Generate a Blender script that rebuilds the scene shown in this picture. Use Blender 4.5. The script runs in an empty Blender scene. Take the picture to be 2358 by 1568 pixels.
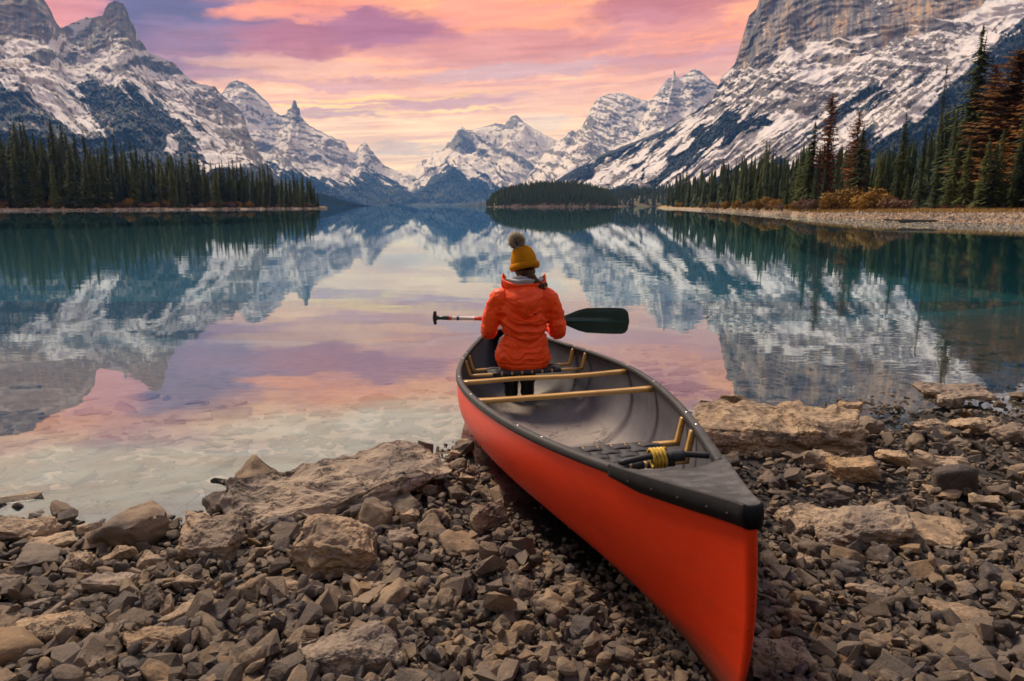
import bpy, bmesh, math, random
import numpy as np
from mathutils import Vector, Matrix, Euler

S = bpy.context.scene
COL = S.collection
R = math.radians
random.seed(7)
RNG = np.random.default_rng(11)

# ------------------------------------------------------------------ camera
CAMZ = 1.28
PITCH = R(10.97)
FOC = 1604.0                      # focal length in units of a 2358-wide frame
cam_d = bpy.data.cameras.new('camera')
cam_d.sensor_width = 36.0
cam_d.lens = 36.0 * FOC / 2358.0
cam_d.clip_start = 0.05
cam_d.clip_end = 60000.0
cam = bpy.data.objects.new('camera', cam_d)
cam.location = (0, 0, CAMZ)
cam.rotation_euler = (math.pi / 2 - PITCH, 0, 0)
COL.objects.link(cam)
S.camera = cam

# ------------------------------------------------------------------ exposure
S.view_settings.view_transform = 'Standard'
S.view_settings.look = 'None'
S.view_settings.exposure = 0.0
S.view_settings.gamma = 1.0
S.view_settings.use_curve_mapping = False
S.cycles.use_denoising = True
S.cycles.max_bounces = 7
S.cycles.diffuse_bounces = 3
S.cycles.glossy_bounces = 4
S.cycles.transmission_bounces = 4
S.cycles.transparent_max_bounces = 8
S.cycles.volume_bounces = 0
S.cycles.caustics_reflective = False
S.cycles.caustics_refractive = False
S.cycles.sample_clamp_indirect = 6.0
S.cycles.filter_width = 1.6

def lin(r, g, b, a=1.0):
    def f(c):
        c /= 255.0
        return c / 12.92 if c <= 0.04045 else ((c + 0.055) / 1.055) ** 2.4
    return (f(r), f(g), f(b), a)

# ------------------------------------------------------------------ sun
HAZE_D = 1.0e-4
SUN_EL, SUN_AZ = R(50), R(-38)    # azimuth from straight ahead, negative to the left
sd = bpy.data.lights.new('sun', 'SUN')
sd.energy = 4.8
sd.angle = R(16)
sd.color = (1.0, 0.83, 0.66)
sun = bpy.data.objects.new('sun', sd)
to_sun = Vector((math.sin(SUN_AZ) * math.cos(SUN_EL), math.cos(SUN_AZ) * math.cos(SUN_EL), math.sin(SUN_EL)))
sun.rotation_euler = to_sun.to_track_quat('Z', 'Y').to_euler()
sun.location = (-20, 10, 30)
COL.objects.link(sun)

# ------------------------------------------------------------------ small node helper
class NT:
    def __init__(s, tree):
        s.t = tree; s.n = tree.nodes; s.l = tree.links
    def put(s, sock, v):
        if isinstance(v, bpy.types.NodeSocket):
            s.l.new(v, sock)
        elif v is not None:
            sock.default_value = v
    def new(s, typ, **kw):
        nd = s.n.new(typ)
        for k, v in kw.items():
            setattr(nd, k, v)
        return nd
    def m(s, op, a, b=None, c=None, clamp=False):
        nd = s.new('ShaderNodeMath', operation=op, use_clamp=clamp)
        for i, v in enumerate((a, b, c)):
            s.put(nd.inputs[i], v)
        return nd.outputs[0]
    def vm(s, op, a, b=None):
        nd = s.new('ShaderNodeVectorMath', operation=op)
        s.put(nd.inputs[0], a)
        if b is not None:
            s.put(nd.inputs[3 if op == 'SCALE' else 1], b)
        return nd.outputs[0]
    def xyz(s, x, y, z):
        nd = s.new('ShaderNodeCombineXYZ')
        for i, v in enumerate((x, y, z)):
            s.put(nd.inputs[i], v)
        return nd.outputs[0]
    def noise(s, vec, scale, detail=4.0, rough=0.55, dist=0.0, col=False):
        nd = s.new('ShaderNodeTexNoise')
        s.put(nd.inputs['Vector'], vec)
        nd.inputs['Scale'].default_value = scale
        nd.inputs['Detail'].default_value = detail
        nd.inputs['Roughness'].default_value = rough
        nd.inputs['Distortion'].default_value = dist
        return nd.outputs['Color' if col else 'Fac']
    def ss(s, v, lo, hi, o0=0.0, o1=1.0):
        nd = s.new('ShaderNodeMapRange', interpolation_type='SMOOTHSTEP')
        s.put(nd.inputs[0], v)
        for i, k in enumerate((lo, hi, o0, o1)):
            nd.inputs[i + 1].default_value = k
        return nd.outputs[0]
    def lr(s, v, lo, hi, o0=0.0, o1=1.0):
        nd = s.new('ShaderNodeMapRange')
        s.put(nd.inputs[0], v)
        for i, k in enumerate((lo, hi, o0, o1)):
            nd.inputs[i + 1].default_value = k
        return nd.outputs[0]
    def mix(s, fac, a, b, mode='MIX'):
        nd = s.new('ShaderNodeMix', data_type='RGBA', blend_type=mode)
        s.put(nd.inputs[0], fac)
        s.put(nd.inputs[6], a)
        s.put(nd.inputs[7], b)
        return nd.outputs[2]
    def ramp(s, v, stops, interp='LINEAR'):
        nd = s.new('ShaderNodeValToRGB')
        cr = nd.color_ramp
        cr.interpolation = interp
        while len(cr.elements) < len(stops):
            cr.elements.new(0.5)
        for e, (p, c) in zip(cr.elements, stops):
            e.position = p
            e.color = c
        s.put(nd.inputs[0], v)
        return nd.outputs[0]

# ------------------------------------------------------------------ world: sunset cloud sky over a Nishita sky
W = bpy.data.worlds.new('World')
S.world = W
W.use_nodes = True
W.node_tree.nodes.clear()
w = NT(W.node_tree)
bg = w.new('ShaderNodeBackground')
wo = w.new('ShaderNodeOutputWorld')
w.l.new(bg.outputs[0], wo.inputs['Surface'])
nish = w.new('ShaderNodeTexSky')
nish.sky_type = 'NISHITA'
nish.sun_disc = False
nish.sun_elevation = SUN_EL
nish.sun_rotation = SUN_AZ
tc = w.new('ShaderNodeTexCoord')
sep = w.new('ShaderNodeSeparateXYZ')
w.l.new(tc.outputs['Generated'], sep.inputs[0])
X, Y, Z = sep.outputs
az = w.m('MULTIPLY', w.m('ARCTAN2', X, Y), 57.2958)          # degrees, + to the right
el = w.m('MULTIPLY', w.m('ARCSINE', Z), 57.2958)
# cloud-layer coordinates: horizontal bands, slightly rising to the right, finer towards the horizon
elp = w.m('MULTIPLY', w.m('POWER', w.m('MAXIMUM', w.m('ADD', el, 1.0), 0.05), 0.62), 4.0)
tl = w.m('SUBTRACT', elp, w.m('MULTIPLY', az, 0.055))
P1 = w.xyz(w.m('MULTIPLY', az, 0.05), w.m('MULTIPLY', tl, 0.32), 0.3)
wn = w.new('ShaderNodeTexNoise')
w.l.new(w.xyz(w.m('MULTIPLY', az, 0.11), w.m('MULTIPLY', tl, 0.33), 1.7), wn.inputs['Vector'])
wn.inputs['Scale'].default_value = 1.0
wn.inputs['Detail'].default_value = 9.0
wn.inputs['Roughness'].default_value = 0.62
warp = w.vm('SUBTRACT', wn.outputs['Color'], (0.5, 0.5, 0.5))
P = w.vm('ADD', P1, w.vm('SCALE', warp, 0.85))
nA = w.noise(P, 1.0, 7, 0.52)
nB = w.noise(w.vm('ADD', P, (5.3, 2.1, 0.0)), 2.3, 7, 0.56)
nC = w.noise(w.xyz(w.m('MULTIPLY', az, 0.06), w.m('MULTIPLY', tl, 1.15), 4.0), 1.0, 6, 0.55)  # thin streaks
wsep = w.new('ShaderNodeSeparateXYZ'); w.l.new(warp, wsep.inputs[0])
azw = w.m('ADD', az, w.m('MULTIPLY', wsep.outputs[0], 13.0))
elw = w.m('ADD', el, w.m('MULTIPLY', wsep.outputs[1], 4.2))
base = w.ramp(w.m('DIVIDE', elw, 90.0), [
    (0.0, lin(236, 216, 214)), (2.5 / 90, lin(248, 228, 216)), (5.0 / 90, lin(254, 224, 200)),
    (7.0 / 90, lin(253, 208, 182)), (9.5 / 90, lin(254, 194, 160)), (12.0 / 90, lin(253, 168, 122)),
    (15.3 / 90, lin(255, 172, 124)), (17.0 / 90, lin(252, 222, 198)), (27.0 / 90, lin(252, 232, 214)), (33.0 / 90, lin(238, 222, 214)),
    (40.0 / 90, lin(168, 166, 190)), (60.0 / 90, lin(104, 120, 164)), (1.0, lin(84, 104, 158))])
cld = w.ramp(w.m('DIVIDE', elw, 90.0), [
    (0.0, lin(200, 190, 205)), (4.0 / 90, lin(206, 172, 182)), (8.0 / 90, lin(208, 160, 168)),
    (12.0 / 90, lin(190, 124, 140)), (16.0 / 90, lin(182, 116, 136)), (17.5 / 90, lin(232, 206, 196)), (30.0 / 90, lin(226, 208, 202)),
    (45.0 / 90, lin(150, 148, 176)), (1.0, lin(92, 104, 146))])
fA = w.ss(nA, 0.47, 0.60)
fB = w.ss(nB, 0.50, 0.62, 0.0, 0.75)
def blob(ca, ce, ra, re, tilt=0.0, soft=0.7):
    """a soft elliptical patch of sky (degrees), edges broken by the cloud noise"""
    da = w.m('SUBTRACT', azw, ca)
    de = w.m('SUBTRACT', w.m('SUBTRACT', elw, ce), w.m('MULTIPLY', da, tilt))
    q = w.m('ADD', w.m('POWER', w.m('DIVIDE', da, ra), 2.0), w.m('POWER', w.m('DIVIDE', de, re), 2.0))
    return w.ss(q, 1.0 + soft, max(1.0 - soft, 0.05))
def px2ae(px, py):
    x = px - 1179.0; u = 784.0 - py
    d = FOC * math.cos(PITCH) + u * math.sin(PITCH)
    z = u * math.cos(PITCH) - FOC * math.sin(PITCH)
    return math.degrees(math.atan2(x, d)), math.degrees(math.atan2(z, math.hypot(x, d)))
def pblob(px, py, rx, ry, tilt=0.0, soft=0.7):
    a, e = px2ae(px, py)
    return blob(a, e, rx / 29.0, ry / 29.0, tilt, soft)
sky = base
fine = w.m('MULTIPLY', w.ss(nC, 0.48, 0.62), w.ss(elw, 15.0, 8.0))
sky = w.mix(w.m('MULTIPLY', fine, 0.65), sky, cld)
sky = w.mix(w.m('MULTIPLY', w.m('MULTIPLY', fA, 0.65), w.ss(el, 5.0, 10.0)), sky, cld)
# clear violet-blue air high on the left
for (a, b, rx, ry, col, k, ti) in [
        (400, 55, 185, 95, lin(112, 92, 138), 0.95, 0.0), (330, 10, 120, 50, lin(98, 92, 138), 0.9, 0.0),
        (470, 130, 130, 60, lin(152, 114, 148), 0.75, 0.0), (130, 10, 90, 60, lin(214, 138, 146), 0.9, 0.0),
        (870, 70, 215, 38, lin(166, 100, 132), 0.95, 0.04), (640, 110, 120, 45, lin(176, 104, 124), 0.9, 0.0),
        (1500, 25, 190, 28, lin(182, 106, 120), 0.85, 0.03), (1530, 55, 110, 26, lin(204, 132, 142), 0.7, 0.0),
        (700, 20, 190, 22, lin(255, 158, 118), 0.95, 0.12), (1130, 20, 90, 40, lin(246, 152, 132), 0.6, 0.0),
        (1190, 160, 280, 15, lin(206, 166, 178), 0.95, 0.05), (760, 182, 150, 10, lin(210, 160, 172), 0.8, 0.02),
        (1030, 238, 170, 13, lin(202, 160, 176), 0.95, 0.05), (790, 268, 110, 12, lin(196, 162, 180), 0.95, 0.02),
        (1560, 128, 190, 7, lin(206, 150, 160), 0.8, 0.02), (640, 150, 160, 18, lin(246, 196, 170), 0.6, 0.0),
        (930, 222, 200, 6, lin(255, 222, 140), 0.85, 0.06), (760, 245, 120, 5, lin(255, 224, 148), 0.85, 0.03),
        (980, 262, 200, 5, lin(255, 226, 160), 0.7, 0.05),
        (930, 345, 90, 15, lin(190, 178, 200), 0.85, 0.0), (1260, 290, 60, 18, lin(214, 204, 210), 0.6, 0.0)]:
    sky = w.mix(w.m('MULTIPLY', pblob(a, b, rx, ry, ti), k), sky, col)
sky = w.mix(w.m('MULTIPLY', fB, w.ss(el, 30.0, 6.0, 0.25, 0.55)), sky, cld)
fine2 = w.m('MULTIPLY', w.ss(nC, 0.40, 0.28), w.ss(elw, 12.0, 4.0, 0.0, 0.55))
sky = w.mix(fine2, sky, lin(255, 226, 170))
sky = w.mix(w.ss(el, 0.0, -3.0), sky, lin(60, 60, 66))
grain = w.noise(w.xyz(w.m('MULTIPLY', azw, 0.16), w.m('MULTIPLY', tl, 1.9), 7.0), 1.0, 8, 0.62)
puff = w.noise(w.vm('MULTIPLY', P, (5.0, 5.0, 1.0)), 1.0, 8, 0.62)
gr = w.lr(w.m('ADD', w.m('MULTIPLY', grain, 0.6), w.m('MULTIPLY', puff, 0.4)), 0.35, 0.65, 0.78, 1.18)
sky = w.vm('MULTIPLY', sky, w.xyz(w.m('POWER', gr, 0.6), gr, w.m('POWER', gr, 1.25)))
lum = w.vm('SCALE', sky, 12.0)
# thin places of the cloud deck let the blue sky through
thin = w.m('MULTIPLY', w.ss(nA, 0.42, 0.30), 0.12)
fin = w.mix(thin, lum, nish.outputs[0])
w.l.new(fin, bg.inputs['Color'])
bg.inputs['Strength'].default_value = 0.1
W.cycles.sampling_method = 'MANUAL'
W.cycles.sample_map_resolution = 512

# ------------------------------------------------------------------ picture <-> place
def ray(px, py):
    x = (px - 1179.0) / FOC; u = (784.0 - py) / FOC
    return np.array([x, math.cos(PITCH) + u * math.sin(PITCH), u * math.cos(PITCH) - math.sin(PITCH)])
def atY(px, py, Yd):
    """the point seen at (px,py) that stands Yd metres ahead"""
    r = ray(px, py); r = r * (Yd / r[1]); r[2] += CAMZ
    return r
def atZ(px, py, z=0.0):
    r = ray(px, py); t = (z - CAMZ) / r[2]; r = r * t; r[2] += CAMZ
    return r
def proj(x, y, z):
    z = z - CAMZ
    d = y * math.cos(PITCH) - z * math.sin(PITCH)
    u = y * math.sin(PITCH) + z * math.cos(PITCH)
    return 1179.0 + FOC * x / d, 784.0 - FOC * u / d

# ------------------------------------------------------------------ numpy noise
_T = np.random.default_rng(5).random(65536).astype(np.float64) * 2 - 1
def _h(ix, iy, iz, s):
    n = (ix * 73856093) ^ (iy * 19349663) ^ (iz * 83492791) ^ (s * 2654435761)
    n = (n ^ (n >> 13)) * 1274126177
    return _T[(n ^ (n >> 16)) & 65535]
def vn(x, y, z=0.0, s=0):
    x, y, z = np.broadcast_arrays(np.asarray(x, float), y, z)
    fx, fy, fz = np.floor(x), np.floor(y), np.floor(z)
    ix, iy, iz = fx.astype(np.int64), fy.astype(np.int64), fz.astype(np.int64)
    fx, fy, fz = x - fx, y - fy, z - fz
    fx, fy, fz = [t * t * t * (t * (t * 6 - 15) + 10) for t in (fx, fy, fz)]
    r = 0
    for dx in (0, 1):
        wx = fx if dx else 1 - fx
        for dy in (0, 1):
            wy = fy if dy else 1 - fy
            for dz in (0, 1):
                wz = fz if dz else 1 - fz
                r = r + _h(ix + dx, iy + dy, iz + dz, s) * wx * wy * wz
    return r
def fbm(x, y, z=0.0, o=4, s=0, g=0.5):
    r = 0; a = 1; t = 0
    x = np.asarray(x, float); y = np.asarray(y, float); z = np.asarray(z, float)
    for i in range(o):
        r = r + a * vn(x, y, z, s + i * 7); t += a; a *= g
        x = x * 2.03 + 1.7; y = y * 2.03 + 9.2; z = z * 2.03 + 3.1
    return r / t * 1.4
def ridged(x, y, z=0.0, o=4, s=0):
    r = 0; a = 1; t = 0
    for i in range(o):
        r = r + a * (1 - np.abs(vn(x, y, z, s + i * 5)) * 2); t += a; a *= 0.5
        x = x * 2.07 + 3.3; y = y * 2.07 + 1.9; z = z * 2.07 + 7.7
    return r / t
def smooth(v, lo, hi):
    t = np.clip((v - lo) / (hi - lo), 0, 1)
    return t * t * (3 - 2 * t)

# ------------------------------------------------------------------ object helpers
def mesh_np(name, V, F, mat=None, smooth_=False, attrs=None, mats=None, midx=None):
    """mesh from numpy arrays; F is (n,3) or (n,4)"""
    V = np.asarray(V, np.float32); F = np.asarray(F, np.int32)
    me = bpy.data.meshes.new(name)
    me.vertices.add(len(V)); me.vertices.foreach_set('co', V.ravel())
    k = F.shape[1]
    me.loops.add(F.size); me.loops.foreach_set('vertex_index', F.ravel())
    me.polygons.add(len(F))
    me.polygons.foreach_set('loop_start', np.arange(0, F.size, k, dtype=np.int32))
    me.polygons.foreach_set('loop_total', np.full(len(F), k, np.int32))
    me.polygons.foreach_set('use_smooth', np.full(len(F), bool(smooth_)))
    for m_ in (mats or ([mat] if mat else [])):
        me.materials.append(m_)
    if midx is not None:
        me.polygons.foreach_set('material_index', np.asarray(midx, np.int32))
    me.update(calc_edges=True)
    me.validate()
    for an, av in (attrs or {}).items():
        at = me.attributes.new(an, 'FLOAT', 'POINT')
        at.data.foreach_set('value', np.asarray(av, np.float32))
    return me
def obj(name, me, parent=None, loc=None, rot=None, label=None, cat=None, group=None, kind=None, scale=None):
    o = bpy.data.objects.new(name, me); COL.objects.link(o)
    if parent is not None:
        o.parent = parent
    if loc is not None: o.location = loc
    if rot is not None: o.rotation_euler = rot
    if scale is not None: o.scale = scale
    if label: o['label'] = label
    if cat: o['category'] = cat
    if group: o['group'] = group
    if kind: o['kind'] = kind
    return o
def quads(nu, nv):
    i = np.arange(nu - 1)[:, None]; j = np.arange(nv - 1)[None, :]
    a = (i * nv + j).ravel()
    return np.stack([a, a + nv, a + nv + 1, a + 1], 1)

def new_mat(name):
    m_ = bpy.data.materials.new(name); m_.use_nodes = True
    m_.node_tree.nodes.clear()
    t = NT(m_.node_tree)
    out = t.new('ShaderNodeOutputMaterial')
    b = t.new('ShaderNodeBsdfPrincipled')
    t.l.new(b.outputs[0], out.inputs['Surface'])
    return m_, t, b, out
def simple(name, col, rough=0.6, metal=0.0, nscale=0, namp=0.15, bump=0.0, bscale=200, spec=0.5, coat=0.0):
    m_, t, b, out = new_mat(name)
    b.inputs['Roughness'].default_value = rough
    b.inputs['Metallic'].default_value = metal
    b.inputs['Specular IOR Level'].default_value = spec
    b.inputs['Coat Weight'].default_value = coat
    g = t.new('ShaderNodeTexCoord').outputs['Object']
    if nscale:
        n = t.noise(g, nscale, 5, 0.6)
        lo = tuple(c * (1 - namp) for c in col[:3]) + (1,)
        hi = tuple(min(1, c * (1 + namp)) for c in col[:3]) + (1,)
        t.put(b.inputs['Base Color'], t.ramp(n, [(0.3, lo), (0.7, hi)]))
    else:
        b.inputs['Base Color'].default_value = col
    if bump:
        bn = t.new('ShaderNodeBump'); bn.inputs['Strength'].default_value = 1.0
        bn.inputs['Distance'].default_value = bump
        t.put(bn.inputs['Height'], t.noise(g, bscale, 4, 0.6))
        t.l.new(bn.outputs[0], b.inputs['Normal'])
    return m_
# ================================================================== CANOE LINES (shared with the ground under it)
CL, CB, CB0, CP, CQ, CRISE, CDEP, CROCK, CSTEM = 4.8173, 0.9774, 0.0123, 1.7934, 1.114, 0.1041, 0.42, 0.0, 0.085
_a = Vector((-0.13221, 0.98822, -0.07712)).normalized()
_s = Vector((0.99010, 0.13536, 0.03708)); _s = (_s - _a * _s.dot(_a)).normalized()
_u = _s.cross(_a)
CTIP = Vector((0.5066, 1.3807, 0.6527))
KZ = CRISE + CDEP
CO = CTIP + _a * (CL / 2) - _u * KZ
CM = Matrix(((_s.x, _a.x, _u.x, CO.x), (_s.y, _a.y, _u.y, CO.y), (_s.z, _a.z, _u.z, CO.z), (0, 0, 0, 1)))
def cb(r):
    t = np.abs(2 * np.asarray(r, float) - 1)
    return (CB / 2 - CB0) * (1 - np.minimum(t, 1) ** CP) ** CQ + CB0
def cg(r):                      # gunwale height above the keel at mid length
    t = np.abs(2 * np.asarray(r, float) - 1); return KZ + CRISE * (t ** 3 - 1)
def ck(r):
    t = np.abs(2 * np.asarray(r, float) - 1); return CROCK * t ** 2.2
def cy_(r): return (np.asarray(r, float) - 0.5) * CL
def hull_under(x, y, pad=0.0):
    """height of the hull skin over a point of the ground (large where there is no hull)"""
    x = np.asarray(x, float); y = np.asarray(y, float)
    dx, dy = x - CO.x, y - CO.y
    ux, uy = _a.x, _a.y; l = math.hypot(ux, uy); ux /= l; uy /= l
    Y_ = (dx * ux + dy * uy) / l; X_ = dx * uy - dy * ux
    r_ = Y_ / CL + .5
    rc = np.clip(r_, 0.004, 0.996); f = np.maximum(np.abs(X_) - pad, 0) / cb(rc)
    t = np.abs(2 * rc - 1); n_ = 2.9 - 1.5 * t ** 1.6; npr = np.maximum(n_ * .82, 1.05)
    h = 1 - np.maximum(1 - np.minimum(f, 1) ** npr, 0) ** (1 / n_)
    z = CO.z + _a.z * Y_ + _u.z * (ck(rc) * (1 - h) + cg(rc) * h)
    return np.where((f < 1) & (r_ > -pad * .2) & (r_ < 1 + pad * .3), z, 50.0)

# ================================================================== WATER
def water_mat():
    m_ = bpy.data.materials.new('lake_water'); m_.use_nodes = True
    m_.node_tree.nodes.clear(); t = NT(m_.node_tree)
    out = t.new('ShaderNodeOutputMaterial')
    pos = t.new('ShaderNodeNewGeometry').outputs['Position']
    s3 = t.new('ShaderNodeSeparateXYZ'); t.l.new(pos, s3.inputs[0])
    n1 = t.noise(t.vm('MULTIPLY', pos, (0.8, 1.6, 1)), 1.0, 3, 0.5)
    n2 = t.noise(t.vm('MULTIPLY', pos, (3.2, 6.5, 1)), 1.0, 3, 0.5)
    calm = t.ss(t.noise(t.vm('MULTIPLY', pos, (0.10, 0.16, 1)), 1.0, 3, 0.5), 0.35, 0.62, 0.45, 1.3)
    far = t.ss(s3.outputs[1], 8, 60, 1.0, 0.12)
    h = t.m('MULTIPLY', t.m('ADD', n1, t.m('MULTIPLY', n2, 0.16)), t.m('MULTIPLY', calm, far))
    bp = t.new('ShaderNodeBump'); bp.inputs['Strength'].default_value = 1.0
    bp.inputs['Distance'].default_value = 0.0022
    t.put(bp.inputs['Height'], h)
    fr = t.new('ShaderNodeFresnel'); fr.inputs['IOR'].default_value = 1.333
    t.l.new(bp.outputs[0], fr.inputs['Normal'])
    fac = t.m('MINIMUM', t.m('POWER', fr.outputs[0], 0.46), 0.97)
    gl = t.new('ShaderNodeBsdfGlossy'); gl.inputs['Roughness'].default_value = 0.012
    gl.inputs['Color'].default_value = (0.78, 0.92, 1.0, 1)
    t.l.new(bp.outputs[0], gl.inputs['Normal'])
    tr = t.new('ShaderNodeBsdfTransparent'); tr.inputs['Color'].default_value = (0.98, 0.95, 0.92, 1)
    milk = t.new('ShaderNodeBsdfDiffuse')                    # suspended glacial silt
    milk.inputs['Color'].default_value = (0.05, 0.36, 0.44, 1)
    body = t.new('ShaderNodeMixShader')
    t.put(body.inputs[0], t.ss(s3.outputs[1], 3.0, 9.0, 0.02, 0.16))
    t.l.new(tr.outputs[0], body.inputs[1]); t.l.new(milk.outputs[0], body.inputs[2])
    mx = t.new('ShaderNodeMixShader')
    t.put(mx.inputs[0], fac)
    t.l.new(body.outputs[0], mx.inputs[1]); t.l.new(gl.outputs[0], mx.inputs[2])
    t.l.new(mx.outputs[0], out.inputs['Surface'])
    return m_
M_WATER = water_mat()
# the sheet has an opening where the floating hull displaces the water
def waterline():
    out = []
    for sgn, rs in ((1, np.linspace(0.2, 1.0, 70)), (-1, np.linspace(1.0, 0.2, 70))):
        for r_ in rs:
            best = None
            for h in np.linspace(0, 1, 60):
                t_ = abs(2 * r_ - 1); n_ = 2.9 - 1.5 * t_ ** 1.6
                sec = max(1 - (1 - h) ** n_, 0) ** (1 / max(n_ * 0.82, 1.05))
                e = CSTEM * (1 - h) ** 2.6
                p = CM @ Vector((sgn * float(cb(r_)) * sec * 0.985, (r_ - .5) * (CL - 2 * e), float(ck(r_)) * (1 - h) + float(cg(r_)) * h))
                if p.z >= 0.0: best = (p.x, p.y) if h > 0 else None; break
            if best: out.append(best)
    return out
WLN = waterline()
wc = np.mean(WLN, 0); WLA = np.array(WLN)
ang = np.arctan2(WLA[:, 1] - wc[1], WLA[:, 0] - wc[0])
V_ = [(x, y, 0) for x, y in WLA]; nW = len(V_); F_ = []
for ring_r in (8.0, 60.0, 7000.0):
    for x, y in WLA:
        dx, dy = x - wc[0], y - wc[1]; l = math.hypot(dx, dy)
        V_.append((wc[0] + dx / l * ring_r, wc[1] + dy / l * ring_r, 0))
for q in range(3):
    for i in range(nW):
        j = (i + 1) % nW
        F_.append((q * nW + j, q * nW + i, (q + 1) * nW + i, (q + 1) * nW + j))
obj('lake_water', mesh_np('lake_water', V_, F_, M_WATER), kind='structure')

# ================================================================== NEAR SHORE GROUND AND LAKE BED
_sh = [(-9.0, 3.2)]
for p in [(0, 1195), (160, 1215), (300, 1245), (470, 1190), (560, 1120), (850, 1085), (1000, 1055), (1075, 1005)]:
    q = atZ(*p); _sh.append((q[0], q[1]))
_sh.append((0.35, 3.95))
for p in [(1600, 958), (1750, 945), (1900, 940), (2080, 915), (2358, 893)]:
    q = atZ(*p); _sh.append((q[0], q[1]))
_sh.append((9.0, 5.9)); _sh.append((30.0, 14.0))
_sh.sort()
SHX = np.array([a for a, b in _sh]); SHY = np.array([b for a, b in _sh])
def shore(x):
    return np.interp(x, SHX, SHY)
def ground(x, y):
    return np.minimum(ground0(x, y), hull_under(x, y, 0.14) - 0.06)
def ground0(x, y):
    d = shore(x) - y
    n = fbm(np.asarray(x) * 0.9, np.asarray(y) * 0.9, 0, 3, 3)
    land = 0.045 * np.clip(d, 0, 3) + 0.03 * np.clip(d - 3, 0, 400) + n * 0.03 * smooth(d, 0.0, 0.8)
    e = np.clip(-d, 0, 1e6)
    bed = -0.02 - 0.07 * e - 0.004 * e ** 2 + n * 0.02 * smooth(e, 0.2, 1.0)
    return np.where(d > 0, land, np.maximum(bed, -4.5))

def stone_color(t, rnd, vec, dark=1.0):
    """brown-grey limestone: colour per stone plus veins and lichen"""
    base = t.ramp(rnd, [(0.0, (0.034 * dark, 0.030 * dark, 0.031 * dark, 1)), (0.22, (0.085 * dark, 0.064 * dark, 0.052 * dark, 1)),
                        (0.45, (0.185 * dark, 0.138 * dark, 0.094 * dark, 1)), (0.72, (0.31 * dark, 0.226 * dark, 0.148 * dark, 1)),
                        (0.90, (0.28 * dark, 0.178 * dark, 0.088 * dark, 1)), (1.0, (0.43 * dark, 0.34 * dark, 0.25 * dark, 1))])
    big = t.noise(vec, 5.0, 6, 0.62, 0.4)
    fin = t.noise(vec, 46.0, 5, 0.7)
    c = t.mix(t.ss(big, 0.42, 0.62), base, t.mix(0.55, base, (0.07, 0.058, 0.055, 1)))
    c = t.mix(t.ss(fin, 0.56, 0.72, 0, 0.55), c, (0.38, 0.31, 0.25, 1))
    c = t.mix(t.ss(fin, 0.44, 0.30, 0, 0.6), c, (0.045, 0.038, 0.036, 1))
    return c
def stone_mat(name, mode, dark=1.0):
    m_, t, b, out = new_mat(name)
    g = t.new('ShaderNodeTexCoord').outputs['Object']
    if mode == 'attr':
        a = t.new('ShaderNodeAttribute'); a.attribute_name = 'tint'; rnd = a.outputs['Fac']
        vec = t.new('ShaderNodeNewGeometry').outputs['Position']
    else:
        a = t.new('ShaderNodeObjectInfo'); rnd = a.outputs['Random']
        vec = t.new('ShaderNodeNewGeometry').outputs['Position']
        if mode == 'hero':
            rnd = t.lr(rnd, 0, 1, 0.62, 0.86)
    c = stone_color(t, rnd, vec, dark)
    hsh = t.m('FRACT', t.m('MULTIPLY', rnd, 37.7))
    c = t.mix(t.ss(hsh, 0.45, 0.95, 0.0, 0.6), c, t.mix(0.5, (0.125 * dark, 0.122 * dark, 0.128 * dark, 1), c))
    crk = None
    if mode == 'hero':
        v = t.new('ShaderNodeTexVoronoi'); v.feature = 'DISTANCE_TO_EDGE'; v.inputs['Scale'].default_value = 3.2
        t.put(v.inputs['Vector'], t.vm('ADD', vec, t.vm('SCALE', t.noise(vec, 3.5, 7, 0.75, col=True), 0.75)))
        crk = t.m('MULTIPLY', t.ss(v.outputs['Distance'], 0.028, 0.004), t.ss(t.noise(vec, 2.3, 2, 0.5), 0.45, 0.58))
        c = t.mix(t.m('MULTIPLY', crk, 0.85), c, (0.022, 0.018, 0.016, 1))
    if mode == 'hero':     # bedding lines
        wv = t.noise(t.vm('MULTIPLY', g, (2.0, 6.0, 26.0)), 1.0, 6, 0.65, 0.6)
        c = t.mix(t.ss(wv, 0.50, 0.62, 0, 0.55), c, (0.09, 0.07, 0.058, 1))
    zz = t.new('ShaderNodeSeparateXYZ'); t.l.new(t.new('ShaderNodeNewGeometry').outputs['Position'], zz.inputs[0])
    wet = t.ss(t.m('ADD', zz.outputs[2], t.m('MULTIPLY', t.noise(vec, 9.0, 3, 0.6), 0.03)), 0.045, 0.012)
    c = t.mix(t.m('MULTIPLY', wet, 0.62), c, (0.018, 0.014, 0.012, 1))
    t.put(b.inputs['Base Color'], c)
    t.put(b.inputs['Roughness'], t.lr(wet, 0, 1, 0.78, 0.30))
    b.inputs['Specular IOR Level'].default_value = 0.35
    h = t.m('ADD', t.noise(vec, 70.0, 7, 0.78), t.m('MULTIPLY', t.noise(vec, 16.0, 5, 0.68), 1.2))
    if crk is not None: h = t.m('SUBTRACT', h, t.m('MULTIPLY', crk, 1.2))
    bp = t.new('ShaderNodeBump'); bp.inputs['Distance'].default_value = 0.010
    bp.inputs['Strength'].default_value = 0.9
    t.put(bp.inputs['Height'], h)
    t.l.new(bp.outputs[0], b.inputs['Normal'])
    return m_
M_ST_ATTR = stone_mat('shore_gravel', 'attr', 0.92)
M_ST_OBJ = stone_mat('shore_stone', 'obj')
M_ST_HERO = stone_mat('shore_boulder', 'hero', 1.6)

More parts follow.
